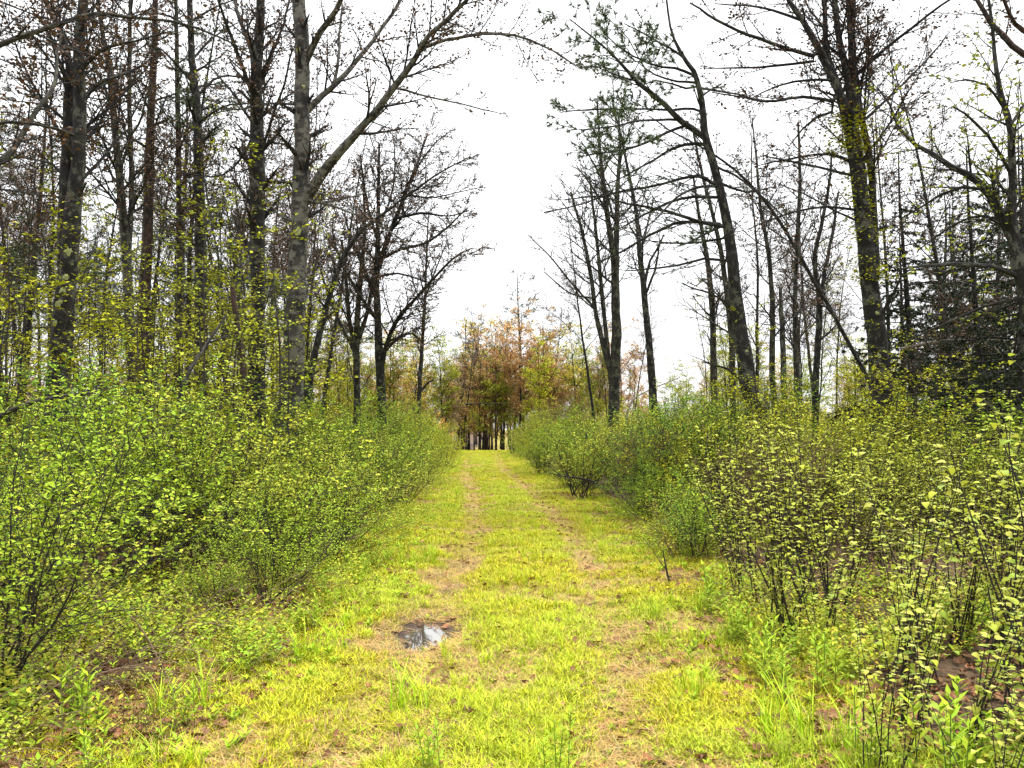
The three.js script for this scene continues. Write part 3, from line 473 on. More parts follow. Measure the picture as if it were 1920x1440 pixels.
tracedTree({ name: 'dead_snag', label: 'short grey upright snag snapped off at the top', category: 'dead tree', seed: 136, depth: 20, bark: M.barkGrey, side: 0, extend: 0, trunk: [[1471, 800, 12], [1469, 700, 11], [1466, 620, 10], [1463, 540, 6]] });
// the dark tree at the right edge with young leaves
const leafP = (g, minR, o = {}) => budP(g, minR, { leaf: leafMaker(g, 0.055, 0.04, 1, 2), leaves: 5, ...o });
tracedTree({ name: 'black_limbed_tree', label: 'black limbed tree with sprays of young yellow green leaves at the wood edge', seed: 140, depth: 11, bark: M.barkDark, leafy: true, leafMat: M.leafOlive, P: leafP, side: 0.5, bareTo: 0.4, extend: 2.5, o: { kids: [4.2, 8], leaves: 7 },
  trunk: [[1975, 840, 46], [1950, 640, 40], [1922, 540, 30], [1907, 480, 25], [1898, 417, 17], [1898, 317, 14], [1893, 233, 12], [1880, 190, 10], [1868, 127, 8], [1860, 60, 6], [1850, -30, 5]],
  limbs: [
    { p: [[1907, 470, 20], [1890, 427, 17], [1873, 393, 16], [1847, 353, 15], [1820, 333, 13], [1780, 310, 11], [1740, 283, 9], [1697, 257, 7], [1672, 205, 5], [1645, 165, 3]], dd: 0.5, from: 0.1 },
    { p: [[1912, 520, 12], [1870, 502, 10], [1820, 496, 9], [1770, 496, 7], [1720, 500, 5], [1690, 505, 3]], dd: -0.8, k: 0.5 }, { p: [[1845, 355, 7], [1790, 352, 6], [1740, 380, 5], [1690, 410, 3]], dd: 1 },
    { p: [[1900, 450, 7], [1850, 405, 5], [1790, 420, 4], [1720, 470, 3]], dd: 1.2 }, { p: [[1920, 560, 8], [1860, 570, 6], [1790, 600, 5], [1700, 640, 3]], dd: 1 },
    { p: [[1897, 330, 7], [1870, 280, 6], [1830, 230, 5], [1790, 200, 3]], dd: -1 }, { p: [[1893, 240, 6], [1930, 180, 5], [1960, 120, 4]], dd: 1 }, { p: [[1880, 200, 5], [1850, 160, 4], [1810, 150, 3], [1780, 155, 2]], dd: -1 },
  ] });
tracedTree({ name: 'brown_bough_tree', label: 'tree beyond the black limbed one whose brown bough slants down over it', seed: 141, depth: 12, bark: M.barkRed, side: 0, extend: 0,
  trunk: [[2250, 800, 40], [2240, 500, 36], [2200, 250, 30], [2150, 100, 24], [2130, -100, 18], [2120, -300, 12]], limbs: [{ p: [[2170, 160, 20], [2040, 160, 16], [1920, 103, 12], [1880, 66, 11], [1850, 30, 9], [1822, -15, 7]], dd: 0.5, k: 0.3 }, { p: [[2150, 90, 14], [1990, 110, 10], [1920, 60, 9], [1890, 20, 7], [1870, -30, 5]], dd: -0.5, k: 0.3 }] });

// ------------------------------------------------------------------ further trees: built once per kind, then copied
const onGround = (x, d) => V(x, gh(x, -d), -d);
const sideX = (px, d) => (px - 960) / F * d;           // x at d metres ahead in the direction of that column
function protoTree(name, seed, { h, r, bark: bk, twig = M.twig, first = 0.3, limbs = 14, spread = 0.28, angle = 0.75, P, leafMat, wobble = 0.1, leafName = 'buds', lean = 0.05 }) {
  const R = rng(seed), g = new Geo(false), twigs = new Geo(), root = new THREE.Group(); root.name = name;
  const p = P(g), pts = [], rad = [], dir = V((R() - 0.5) * lean * 2, 1, (R() - 0.5) * lean * 2).normalize(), q = V(0, -0.15, 0), n = 16;
  for (let k = 0; k <= n; k++) { pts.push(q.clone()); rad.push(Math.max(p.minR, r * (1 - (k / n) * 0.88) * (k === 0 ? 1.35 : 1))); dir.x += (R() - 0.5) * wobble; dir.z += (R() - 0.5) * wobble; dir.y = Math.abs(dir.y) + 0.05; dir.normalize(); q.addScaledVector(dir, (h + 0.15) / n); }
  part('trunk', new Geo().tube(pts, rad, 9, { rough: 0.08, seed }).build(), bk, root);
  let az = R() * 6;
  for (let k = 0; k < limbs; k++) {
    const t = first + (0.97 - first) * (k + 0.6 * R()) / limbs, f = t * n, i = Math.min(n - 1, Math.floor(f)), o = pts[i].clone().lerp(pts[i + 1], f - i);
    az += 2.4 + (R() - 0.5);
    const L = h * spread * (p.shape ? p.shape((t - first) / (1 - first)) : 1 - 0.6 * (t - first) / (1 - first)) * (0.7 + 0.6 * R());
    grow(twigs, p, o, turnFrom(UP, (angle + (p.open ? p.open * (1 - t) : 0)) * (0.85 + 0.3 * R()), az), L, Math.max(p.minR, lerp(rad[i], rad[i + 1], f - i) * 0.42), 0, R);
  }
  part('branches', twigs.build(), twig, root, 'stuff');
  if (g.count) part(leafName, g.build(), leafMat, root, 'stuff');
  return root;
}
const farR = 0.009;
const bareP = (minR = farR, o = {}) => (g) => budP(g, minR, { kids: [3, 6], leaves: 7, leaf: leafMaker(g, 0.085, 0.055, 0.6, 2, 0.7, 1.25, 0.14, 0.1), most: [9, 2.4, 0.9], ...o });
const crownP = (L, W, per, leaves, o = {}) => (g) => budP(g, 0.012, { kids: [2.6, 5], leaves, leaf: leafMaker(g, L, W, 1, per, 0.6, 1.3, 0.16, 0.22), most: [8, 2.0, 0.8], ...o });
const bareKinds = [
  protoTree('bare_tree', 201, { h: 15, r: 0.095, bark: M.barkDark, first: 0.3, limbs: 15, spread: 0.2, angle: 0.6, P: bareP(), leafMat: M.bud }),
  protoTree('bare_tree', 202, { h: 13, r: 0.065, bark: M.barkPlain, first: 0.35, limbs: 12, spread: 0.19, angle: 0.55, P: bareP(), leafMat: M.bud, wobble: 0.16 }),
  protoTree('bare_tree', 203, { h: 17, r: 0.12, bark: M.barkDark, first: 0.42, limbs: 14, spread: 0.2, angle: 0.7, P: bareP(), leafMat: M.bud }),
  protoTree('bare_tree', 204, { h: 11, r: 0.05, bark: M.barkPlain, first: 0.3, limbs: 11, spread: 0.2, angle: 0.5, P: bareP(), leafMat: M.leafYellow, leafName: 'foliage', wobble: 0.2 }),
];
const leafyKinds = [
  protoTree('young_leaf_tree', 211, { h: 7.5, r: 0.07, bark: M.barkPlain, first: 0.18, limbs: 16, spread: 0.28, angle: 0.85, P: crownP(0.12, 0.085, 4, 11), leafMat: M.leafYellow, leafName: 'foliage' }),
  protoTree('young_leaf_tree', 212, { h: 9, r: 0.09, bark: M.barkDark, first: 0.2, limbs: 17, spread: 0.26, angle: 0.75, P: crownP(0.12, 0.085, 4, 11), leafMat: M.leafOlive, leafName: 'foliage' }),
  protoTree('young_leaf_tree', 213, { h: 8, r: 0.08, bark: M.barkPlain, first: 0.12, limbs: 18, spread: 0.25, angle: 0.8, P: crownP(0.12, 0.085, 4, 11), leafMat: M.leafGold, leafName: 'foliage' }),
];
const pineShape = { shape: (t) => 1 - 0.75 * t, open: 0.25, up: [0.15, 0.2, 0.3] };
const pineKinds = [
  protoTree('pine_tree', 221, { h: 16, r: 0.19, bark: M.barkDark, first: 0.3, limbs: 34, spread: 0.24, angle: 1.15, leafName: 'needles', leafMat: M.needle, P: (g) => pineTuft(g, 0.012, { kids: [2.6, 5], most: [9, 1.7, 0.6], leaves: 9, leaf: tuftMaker(g, 0.2, 0.026, 9), ...pineShape }) }),
  protoTree('pine_tree', 222, { h: 14, r: 0.16, bark: M.barkRed, first: 0.35, limbs: 28, spread: 0.25, angle: 1.05, leafName: 'needles', leafMat: M.needle, P: (g) => pineTuft(g, 0.012, { kids: [2.6, 5], most: [9, 1.7, 0.6], leaves: 9, leaf: tuftMaker(g, 0.2, 0.026, 9), ...pineShape }) }),
];
const spruce = protoTree('spruce_tree', 231, { h: 8.5, r: 0.12, bark: M.barkDark, first: 0.08, limbs: 60, spread: 0.24, angle: 1.5, leafName: 'needles', leafMat: M.needleDark, P: (g) => pineTuft(g, 0.008, { kids: [5, 7], ratio: [0.4, 0.5], most: [4, 0.9, 0.4], up: [-0.25, -0.3, -0.4], leaves: 20, leaf: tuftMaker(g, 0.1, 0.034, 8), flat: 0.3, from: [0.12, 0.1, 0.1], shape: (t) => 1 - 0.85 * t }) });
const used = new Set();
function plant(kind, x, d, turn, scale, label, group, category = 'tree', mat = null) {
  let o;
  if (used.has(kind)) o = copyOf(kind, label, group, category); else { used.add(kind); o = kind; o.name = numbered(o.name); tag(o, label, category, group); scene.add(o); }
  o.position.copy(onGround(x, d)); o.rotation.y = turn; o.scale.setScalar(scale);
  if (mat) o.children = o.children.map((c) => { if (!/foliage|needles|buds/.test(c.name)) return c; const k = c.clone(); k.material = mat; k.parent = o; return k; });
  return o;
}
const columns = [[190, 'the black twin stems'], [310, 'the red barked pine'], [430, 'the ragged dark pine'], [520, 'the forked tree'], [630, 'the grey maple'], [780, 'the spreading tree'], [1060, 'the head of the track'], [1180, 'the bare stem clump'], [1290, 'the thin dark tree'], [1420, 'the leaning pine'], [1560, 'the broken snag'], [1700, 'the creeper tree'], [9999, 'the black limbed tree']];
const behind = (px) => columns.find(([to]) => px < to)[1];
const treeLook = ['dark bare tree of middling girth', 'slim grey bare tree', 'stout dark bare tree', 'whip thin tree in first leaf'];
{
  const R = rng(300), spots = [];
  const free = (x, d, gap) => spots.every(([a, b]) => Math.hypot(a - x, b - d) > gap) && (spots.push([x, d]), true);
  // the wood on the left: dozens of thin trunks one behind the other
  for (let k = 0, n = 0; k < 900 && n < 50; k++) {
    const px = lerp(-60, 700, R()), d = lerp(19, 48, R() ** 0.8), x = sideX(px, d); if (!free(x, d, 1.5)) continue; n++;
    const k4 = Math.floor(R() * 4), l = `${treeLook[k4]} ${d < 30 ? 'close' : 'far'} behind ${behind(px)}`; plant(bareKinds[k4], x, d, R() * 6.28, (0.75 + 0.35 * R()) * (px > 600 ? 0.7 : 1), l, l.replace('tree', 'trees'));
  }
  for (let k = 0, n = 0; k < 900 && n < 26; k++) {
    const px = lerp(1110, 1960, R()), d = lerp(22, 50, R()), x = sideX(px, d); if (!free(x, d, 2)) continue; n++;
    const k4 = Math.floor(R() * 4), l = `${treeLook[k4]} ${d < 32 ? 'close' : 'far'} behind ${behind(px)}`; plant(bareKinds[k4], x, d, R() * 6.28, (0.6 + 0.35 * R()) * (px < 1240 ? 0.75 : 1), l, l.replace('tree', 'trees'));
  }
  // young trees in first leaf under the wood
  for (let k = 0, n = 0; k < 600 && n < 14; k++) { const px = lerp(-40, 640, R()), d = lerp(27, 44, R()), x = sideX(px, d); if (!free(x, d, 1.2)) continue; n++; const k4 = [0, 0, 1, 2][Math.floor(R() * 4)], l = `small understorey tree in ${['yellow green', 'olive', 'golden'][k4]} leaf behind ${behind(px)}`; plant(leafyKinds[k4], x, d, R() * 6.28, 0.55 + 0.4 * R(), l, l.replace('tree', 'trees')); }
  for (let k = 0, n = 0; k < 600 && n < 16; k++) { const px = lerp(1240, 1950, R()), d = lerp(24, 48, R()), x = sideX(px, d); if (!free(x, d, 1.5)) continue; n++; const k4 = [0, 1, 1, 0][Math.floor(R() * 4)], l = `low ${['yellow green', 'olive'][k4]} leafing tree on the skyline behind ${behind(px)}`; plant(leafyKinds[k4], x, d, R() * 6.28, 0.45 + 0.25 * R(), l, l.replace('tree', 'trees')); }
  // far pines among the wood
  for (const [px, d, s, k] of [[330, 30, 0.95, 0], [120, 34, 0.9, 1], [30, 30, 0.95, 0], [430, 36, 0.9, 1], [560, 42, 0.85, 0]]) plant(pineKinds[k], sideX(px, d), d, R() * 6, s, 'green crowned pine deep in the crowded wood', 'pines deep in the crowded wood', 'pine tree');
  // the head of the track: mixed spring wood, pines behind
  plant(pineKinds[0], sideX(985, 72), 72, 1, 1.08, 'blue green pine topping the spring wood where the track ends', 'pines at the head of the track', 'pine tree');
  plant(pineKinds[1], sideX(912, 70), 70, 2, 0.93, 'blue green pine topping the spring wood where the track ends', 'pines at the head of the track', 'pine tree');
  plant(pineKinds[1], sideX(1032, 78), 78, 4, 0.98, 'blue green pine topping the spring wood where the track ends', 'pines at the head of the track', 'pine tree');
  const headKinds = [[858, 62, 1.35, 2, M.leafGold, 'golden leafed tree at the head of the track'], [905, 66, 1.45, 2, M.leafGold, 'golden leafed tree at the head of the track'], [945, 61, 1.3, 1, M.leafOrange, 'rust orange spring tree at the head of the track'], [975, 58, 1.2, 1, M.leafOrange, 'rust orange spring tree at the head of the track'], [800, 60, 1.1, 2, M.leafOrange, 'rust orange spring tree at the head of the track'], [770, 55, 1.0, 2, M.leafGold, 'golden leafed tree at the head of the track'], [1015, 52, 0.95, 0, M.leafYellow, 'bright lime green tree at the head of the track'], [1040, 58, 1.0, 0, M.leafYellow, 'bright lime green tree at the head of the track'], [1085, 60, 0.95, 1, M.leafOlive, 'olive green tree at the head of the track'], [1120, 56, 0.85, 1, M.leafOlive, 'olive green tree at the head of the track'], [730, 58, 1.0, 1, M.leafOlive, 'olive green tree at the head of the track'], [830, 56, 1.0, 1, M.leafOlive, 'olive green tree at the head of the track'], [700, 62, 1.05, 2, M.leafGold, 'golden leafed tree at the head of the track'], [880, 72, 1.4, 1, M.leafOrange, 'rust orange spring tree at the head of the track']];
  for (const [px, d, s, k, mat, label] of headKinds) plant(leafyKinds[k], sideX(px, d), d, R() * 6, s, label, label.replace('tree', 'trees'), 'tree', mat);
  // dark close pines and trunks that shade the end of the track
  for (const [px, d, s, k] of [[866, 66, 0.62, 1], [962, 60, 0.6, 1], [922, 84, 0.8, 1], [900, 80, 0.8, 0], [940, 88, 0.85, 0], [880, 90, 0.8, 1], [910, 98, 0.9, 0], [930, 104, 0.9, 1], [893, 108, 0.9, 0], [955, 100, 0.9, 0], [870, 104, 0.9, 1]]) plant(pineKinds[k], sideX(px, d), d, R() * 6, s, 'dark trunked pine in the shade where the grass track enters the wood', 'dark pines at the mouth of the wood', 'pine tree');
  for (const [px, d, s] of [[908, 60, 0.5], [917, 66, 0.55], [899, 64, 0.5], [932, 61, 0.5], [870, 58, 0.6], [940, 72, 0.6], [890, 74, 0.6], [915, 78, 0.6]]) plant(bareKinds[2], sideX(px, d), d, R() * 6, s, 'thin dark trunk in the shade where the grass track enters the wood', 'thin trunks at the mouth of the wood');
  // trees beyond that close the view between the trunks
  for (let k = 0; k < 96; k++) {
    const mid = k < 40, px = mid ? lerp(600, 1180, (k + R()) / 40) : lerp(-80, 2000, (k - 40 + 0.7 * R()) / 56), d = mid ? lerp(56, 84, R()) : lerp(58, 95, R()), k4 = Math.floor(R() * 4), l = `${['olive', 'golden', 'rusty orange', 'brown'][k4]} spring tree in the far woodland belt behind ${behind(px)}`;
    plant(leafyKinds[Math.floor(R() * 3)], sideX(px, d), d, R() * 6.28, (mid ? lerp(0.85, 1.2, R()) : 0.75 + 0.45 * R()), l, l.replace('tree', 'trees'), 'tree', [M.leafOlive, M.leafGold, M.leafOrange, M.leafBrown][k4]);
  }
  // spruces behind the black limbed tree
  for (const [px, d, s] of [[1712, 19, 0.95], [1840, 15, 0.8], [1915, 13, 0.75], [1765, 23, 1.0], [1870, 21, 1.0], [1940, 18, 1.0], [1695, 26, 0.95], [1810, 27, 1.1]]) plant(spruce, sideX(px, d), d, R() * 6, s, 'dark drooping spruce behind the black limbed tree', 'spruces behind the black limbed tree', 'spruce tree');
  plant(bareKinds[2], sideX(1798, 17), 17, 1, 0.62, 'straight dark trunked tree standing among the spruces');
  for (const [px, d, s, l] of [[1735, 14, 0.42, 'low twiggy bare tree between the creeper tree and the spruces'], [1865, 13.5, 0.5, 'low twiggy bare tree under the boughs of the black limbed tree'], [1790, 20, 0.55, 'twiggy bare tree rising behind the straight trunk among the spruces']]) plant(bareKinds[1], sideX(px, d), d, R() * 6, s, l);
}

// ------------------------------------------------------------------ shrubs
function protoShrub(name, seed, { h, spread, stems, minR, r, P, stemMat, mat, open = 0.5, leafName = 'foliage' }) {
  const R = rng(seed), g = new Geo(false), wood = new Geo(), root = new THREE.Group(); root.name = name; const p = P(g, minR);
  for (let k = 0; k < stems; k++) { const a = R() * 6.283, q = V(Math.cos(a) * 0.16 * R() * spread, -0.05, Math.sin(a) * 0.16 * R() * spread); grow(wood, p, q, turnFrom(UP, open * (0.25 + R()), a * 3), h * (0.7 + 0.45 * R()), r * (0.7 + 0.5 * R()), 0, R); }
  part('stems', wood.build(), stemMat, root, 'stuff');
  if (g.count) part(leafName, g.build(), mat, root, 'stuff');
  return root;
}
const bushP = (L, W, per, leaves, o = {}) => (g, minR) => ({ seg: [0.22, 0.16, 0.12], kids: [6.5, 7], ratio: [0.42, 0.5], angle: [0.75, 0.8], up: [-0.15, 0.15, 0.1], wob: [0.28, 0.35, 0.4], sides: [4, 3, 3], thin: [0.55, 0.7], from: [0.22, 0.15, 0.1], most: [3, 0.75, 0.35], minR, leafFrom: 1, leaves, leaf: leafMaker(g, L, W, 1, per, 0.65, 1.3, 0.14), ...o });
const bushKinds = [
  protoShrub('leafy_shrub', 401, { h: 1.75, spread: 1, stems: 13, minR: 0.0022, r: 0.011, P: bushP(0.04, 0.024, 2, 17), stemMat: M.stem, mat: M.leafOlive, open: 0.65 }),
  protoShrub('leafy_shrub', 402, { h: 1.6, spread: 1, stems: 14, minR: 0.0022, r: 0.01, P: bushP(0.045, 0.027, 2, 15), stemMat: M.stem, mat: M.leafGreen, open: 0.75 }),
  protoShrub('leafy_shrub', 403, { h: 1.9, spread: 1, stems: 11, minR: 0.0024, r: 0.012, P: bushP(0.036, 0.022, 2, 18), stemMat: M.stem, mat: M.leafYellow, open: 0.55 }),
  protoShrub('leafy_shrub', 404, { h: 1.5, spread: 1, stems: 15, minR: 0.0022, r: 0.009, P: bushP(0.042, 0.025, 2, 16), stemMat: M.stem, mat: M.leafOlive, open: 0.85 }),
  protoShrub('leafy_shrub', 405, { h: 1.7, spread: 1, stems: 12, minR: 0.0024, r: 0.011, P: bushP(0.038, 0.03, 2, 15), stemMat: M.stem, mat: M.leafGreen, open: 0.6 }),
];
const brownBush = protoShrub('bare_shrub', 411, { h: 2.6, spread: 1.6, stems: 22, minR: 0.0045, r: 0.012, P: bushP(0.03, 0.02, 1, 3, { kids: [4, 5], up: [0.2, 0.2, 0.2] }), stemMat: M.redCane, mat: M.bud, open: 0.55 });
const bramble = [412, 413].map((s) => protoShrub('bramble', s, { h: 1.35, spread: 1.6, stems: 20, minR: 0.0022, r: 0.006, P: bushP(0.04, 0.028, 1, 5, { kids: [2.4, 4], up: [-1.1, -0.3, -0.2], from: [0.3, 0.2, 0.1] }), stemMat: s === 412 ? M.redCane : M.cane, mat: M.leafOlive, open: 0.95 }));
const sapP = (L, W) => (g, minR) => ({ seg: [0.35, 0.25, 0.18], kids: [3.2, 4.4], ratio: [0.34, 0.42], angle: [1.05, 0.7], up: [0.25, 0.05, 0], wob: [0.16, 0.25, 0.3], sides: [6, 4, 3], thin: [0.5, 0.7], from: [0.25, 0.2, 0.1], most: [6, 1.3, 0.5], minR, leafFrom: 1, leaves: 9, leaf: leafMaker(g, L, W, 1, 2, 0.75, 1.3, 0.1, 0.02), flat: 0.6 });
const saplings = [
  protoShrub('sapling', 421, { h: 4.6, spread: 0.3, stems: 2, minR: 0.0045, r: 0.022, P: sapP(0.065, 0.045), stemMat: M.stem, mat: M.leafYellow, open: 0.14 }),
  protoShrub('sapling', 422, { h: 3.6, spread: 0.5, stems: 3, minR: 0.0045, r: 0.017, P: sapP(0.06, 0.04), stemMat: M.stem, mat: M.leafYellow, open: 0.25 }),
  protoShrub('sapling', 423, { h: 5.6, spread: 0.3, stems: 2, minR: 0.005, r: 0.026, P: sapP(0.06, 0.045), stemMat: M.stem, mat: M.leafOlive, open: 0.12 }),
];
// broad leaved shrubs of the foreground: leaves on upright shoots
const broadTemplates = [0.0, 0.25, 0.5].map((droop, v) => {           // an oval leaf, cupped along the rib and drooping at the tip
  const g = new Geo(), rows = 5, R = rng(900 + v);
  for (let k = 0; k <= rows; k++) { const t = k / rows, w = 0.5 * Math.sin(Math.PI * (0.06 + 0.94 * t) ** 0.8) * 0.78 * (k === rows ? 0 : 1), y = -droop * t * t + 0.05 * Math.sin(t * 3); for (const s of [-1, 0, 1]) { g.p.push(s * w, y + Math.abs(s) * w * (0.12 + 0.08 * R()), t); g.u.push(0, 0); g.c.push(1, 1, 1); } }
  for (let k = 0; k < rows; k++) for (let s = 0; s < 2; s++) { const q = k * 3 + s; g.i.push(q, q + 3, q + 1, q + 1, q + 3, q + 4); }
  const geo = g.build(); geo.deleteAttribute('normal'); geo.computeVertexNormals(); return geo;
});
const broadMats = [[0.36, 0.42, 0.04], [0.43, 0.46, 0.05], [0.28, 0.38, 0.035], [0.48, 0.47, 0.08]].map(([r, g, b], k) => { const m = new THREE.MeshPhysicalMaterial({ roughness: 0.92, specularIntensity: 0.5, transmission: 0.35, thickness: 0, side: THREE.DoubleSide }); m.color.setRGB(r, g, b); m.name = 'broad leaf tone ' + k; return m; });
function broadShrub(seed, h, stems, single, leafL) {
  const R = rng(seed), wood = new Geo(), root = new THREE.Group(), rest = new Geo(); root.name = 'broad_leaved_shrub';
  const sites = [], p = { seg: [0.16, 0.1], kids: [5], ratio: [0.2], angle: [0.8], up: [0.25, 0.3], wob: [0.16, 0.2], sides: [5, 3], thin: [0.6], from: [0.12, 0.15], most: [3, 0.3], minR: 0.0018, low: 0.2, leafFrom: 0, leaves: 13, leaf: (q, d) => sites.push([q.clone(), d.clone()]) };
  for (let k = 0; k < stems; k++) { const a = R() * 6.283; grow(wood, p, V(Math.cos(a) * 0.22 * R(), -0.05, Math.sin(a) * 0.22 * R()), turnFrom(UP, 0.12 + 0.35 * R(), a), h * (0.6 + 0.5 * R()), 0.0075 * (0.7 + 0.6 * R()), 0, R); }
  part('stems', wood.build(), M.stem, root, 'stuff');
  const q = new THREE.Quaternion(), m = new THREE.Matrix4(), v = V(0, 0, 0);
  sites.forEach(([at_, d], k) => {
    const a = k * 2.4 + R(), f = V(Math.cos(a) + d.x * 0.3, 0.12 + (R() - 0.5) * 0.7, Math.sin(a) + d.z * 0.3).normalize(), up = V((R() - 0.5) * 0.7, 1, (R() - 0.5) * 0.7), side = V(0, 0, 0).crossVectors(up, f).normalize(), L = leafL * (0.4 + 0.9 * R());
    up.crossVectors(f, side); m.makeBasis(side, up, f); q.setFromRotationMatrix(m);
    const t = broadTemplates[Math.floor(R() * 3)], mi = Math.floor(R() * 4);
    if (k % Math.max(1, Math.floor(sites.length / single)) === 0 && single) { const l = part('leaf', t, broadMats[mi], root); l.position.copy(at_); l.quaternion.copy(q); l.scale.setScalar(L); return; }
    const base = rest.count, pos = t.attributes.position, nor = t.attributes.normal, c = tint(R, 0.75, 1.25, 0.08);
    for (let i = 0; i < pos.count; i++) { v.fromBufferAttribute(pos, i).multiplyScalar(L).applyQuaternion(q).add(at_); rest.p.push(v.x, v.y, v.z); v.fromBufferAttribute(nor, i).applyQuaternion(q); rest.n.push(v.x, v.y, v.z); rest.u.push(0, 0); rest.c.push(...c); }
    for (let i = 0; i < t.index.count; i++) rest.i.push(base + t.index.getX(i));
  });
  if (rest.count) part('foliage', rest.build(), M.leafBroad, root, 'stuff');
  return root;
}
const broadNear = [broadShrub(501, 1.3, 9, 150, 0.058), broadShrub(502, 1.05, 9, 150, 0.062), broadShrub(503, 1.5, 10, 150, 0.054)];
const broadFar = [broadShrub(511, 1.7, 11, 0, 0.048), broadShrub(512, 1.5, 12, 0, 0.05)];
{
  const R = rng(600);
  const edge = (d, s) => lane(d) + s * (1.32 + 0.4 * (noise(d * 0.45, s * 9, 71) - 0.5) * 2);
  let n = 0;
  const put = (kind, x, d, s, label, group, category, mat) => { n++; return plant(kind, x, d, R() * 6.28, s, label, group, category, mat); };
  const tone = new Map([[M.leafOlive, 'olive green'], [M.leafGreen, 'fresh green'], [M.leafYellow, 'yellow green'], [M.leafBlue, 'cool dark green']]);
  const marks = { '-1': [[7, 'the bramble canes'], [11.5, 'the black twin stems'], [17, 'the grey maple'], [25, 'the spreading tree'], [37, 'the pole like tree'], [99, 'the head of the track']], 1: [[11, 'the broad leaved shrubs'], [14, 'the creeper tree'], [19, 'the leaning pine'], [29, 'the bare stem clump'], [99, 'the reddish brown shrubs']] };
  const where = (d, s) => marks[s].find(([to]) => d < to)[1];
  function thicket(s, from, kinds) {
    for (let d = from; d < 50; d += d < 16 ? 0.78 : d < 28 ? 1.05 : 1.5) for (let row = 0; row < (d < 16 ? 5 : d < 28 ? 4 : 3); row++) {
      const gap = 1.1 + 0.12 * row, x = edge(d, s) + s * (0.5 + row * gap + 0.7 * R()), dd = d + (R() - 0.5) * 0.9;
      if (dd < 4 || Math.abs(x) > 0.7 * dd + 1 || (s < 0 && dd < 5.6 && x > -2.6)) continue;
      const wave = 0.1 + 1.8 * fbm(x * 0.6 + 40, dd * 0.5, 73, 2), size = (row === 0 ? 0.5 + 0.3 * R() : 0.8 + 0.35 * R()) * (0.55 + 0.5 * wave) * (dd < 7 ? 0.8 : 1);
      if (row === 0 && R() < 0.22) continue;
      const zone = fbm(x * 0.3 + 9, dd * 0.25, 74, 2), mat = dd > 24 && R() < 0.75 ? [M.leafYellow, M.leafGreen, M.leafYellow, M.leafOlive][Math.floor(R() * 4)] : kinds[Math.floor(clamp(zone * 1.7 - 0.35 + 0.35 * (R() - 0.5), 0, 0.999) * kinds.length)];
      const h = size < 0.66 ? 'low' : size < 0.95 ? 'waist high' : 'tall', label = `${h} ${tone.get(mat)} shrub ${row === 0 ? 'on the verge by' : row < 3 ? 'in the thicket by' : 'deep in the thicket by'} ${where(dd, s)}`;
      put(bushKinds[Math.floor(R() * 5)], x, dd, size, label, label.replace('shrub', 'shrubs'), 'shrub', mat);
    }
  }
  thicket(-1, 4.6, [M.leafGreen, M.leafOlive, M.leafBlue, M.leafGreen, M.leafOlive, M.leafGreen, M.leafYellow]);
  thicket(1, 9, [M.leafOlive, M.leafGreen, M.leafYellow, M.leafBlue, M.leafOlive, M.leafGreen]);
  // broad leaved shrubs close by on the right
  const nearSpots = [[1.75, 3.0, 0.55], [2.1, 3.15, 0.65], [1.6, 3.45, 0.5], [2.0, 3.75, 0.7], [2.35, 3.5, 0.9], [2.75, 4.1, 1.05], [2.05, 4.3, 0.75], [3.3, 4.6, 1.15], [2.5, 5.0, 0.95], [3.1, 5.4, 1.1], [2.2, 5.7, 0.8], [3.9, 5.5, 1.2]];
  nearSpots.forEach(([x, d, s], k) => put(broadNear[k % 3], x, d, s, 'broad leaved shrub with single lime leaves on upright dark stems at the verge', 'broad leaved shrubs close to the verge', 'shrub'));
  for (let k = 0, spots = []; k < 400 && spots.length < 26; k++) { const d = lerp(5.4, 11, R()), x = lerp(edge(d, 1) + 0.7, 0.66 * d + 0.4, R()); if (spots.some(([a, b]) => Math.hypot(a - x, b - d) < 0.7)) continue; spots.push([x, d]); const sc = 0.7 + 0.4 * R(), l = `${sc > 1 ? 'tall' : 'shoulder high'} broad leaved shrub ${x < edge(d, 1) + 1.6 ? 'near the turf' : 'inside the stand'} before ${behind(960 + x / d * F)}`; put(broadFar[k % 2], x, d, sc, l, l.replace('shrub', 'shrubs'), 'shrub'); }
  for (let k = 0; k < 16; k++) { const s = k % 2 ? 1 : -1, d = lerp(9, 26, R()), x = edge(d, s) + s * lerp(1.2, 3.8, R()), l = `leafless brown twiggy shrub in the thicket by ${where(d, s)}`; put(brownBush, x, d, 0.35 + 0.25 * R(), l, l.replace('shrub', 'shrubs'), 'shrub'); }
  // saplings in leaf among the trunks
  for (let k = 0, spots = []; k < 600 && spots.length < 40; k++) { const d = lerp(11, 25, R()), px = lerp(-20, 560, R()), x = sideX(px, d); if (x > edge(d, -1) - 2.2 || spots.some(([a, b]) => Math.hypot(a - x, b - d) < 0.9)) continue; spots.push([x, d]); put(saplings[k % 3], x, d, 0.7 + 0.6 * R(), `${['slender', 'bushy low', 'tall olive'][k % 3]} sapling in young leaf standing before ${behind(px)}`, `${['slender', 'bushy low', 'tall olive'][k % 3]} saplings before ${behind(px)}`, 'sapling'); }
  for (let k = 0, spots = []; k < 400 && spots.length < 22; k++) { const d = lerp(11, 24, R()), px = lerp(1290, 1930, R()), x = sideX(px, d); if (x < edge(d, 1) + 1.5 || spots.some(([a, b]) => Math.hypot(a - x, b - d) < 1.1)) continue; spots.push([x, d]); put(saplings[k % 3], x, d, 0.45 + 0.35 * R(), `${['slender', 'bushy', 'upright'][k % 3]} yellow green leaved sapling before ${behind(px)}`, `${['slender', 'bushy', 'upright'][k % 3]} saplings before ${behind(px)}`, 'sapling', M.leafYellow); }
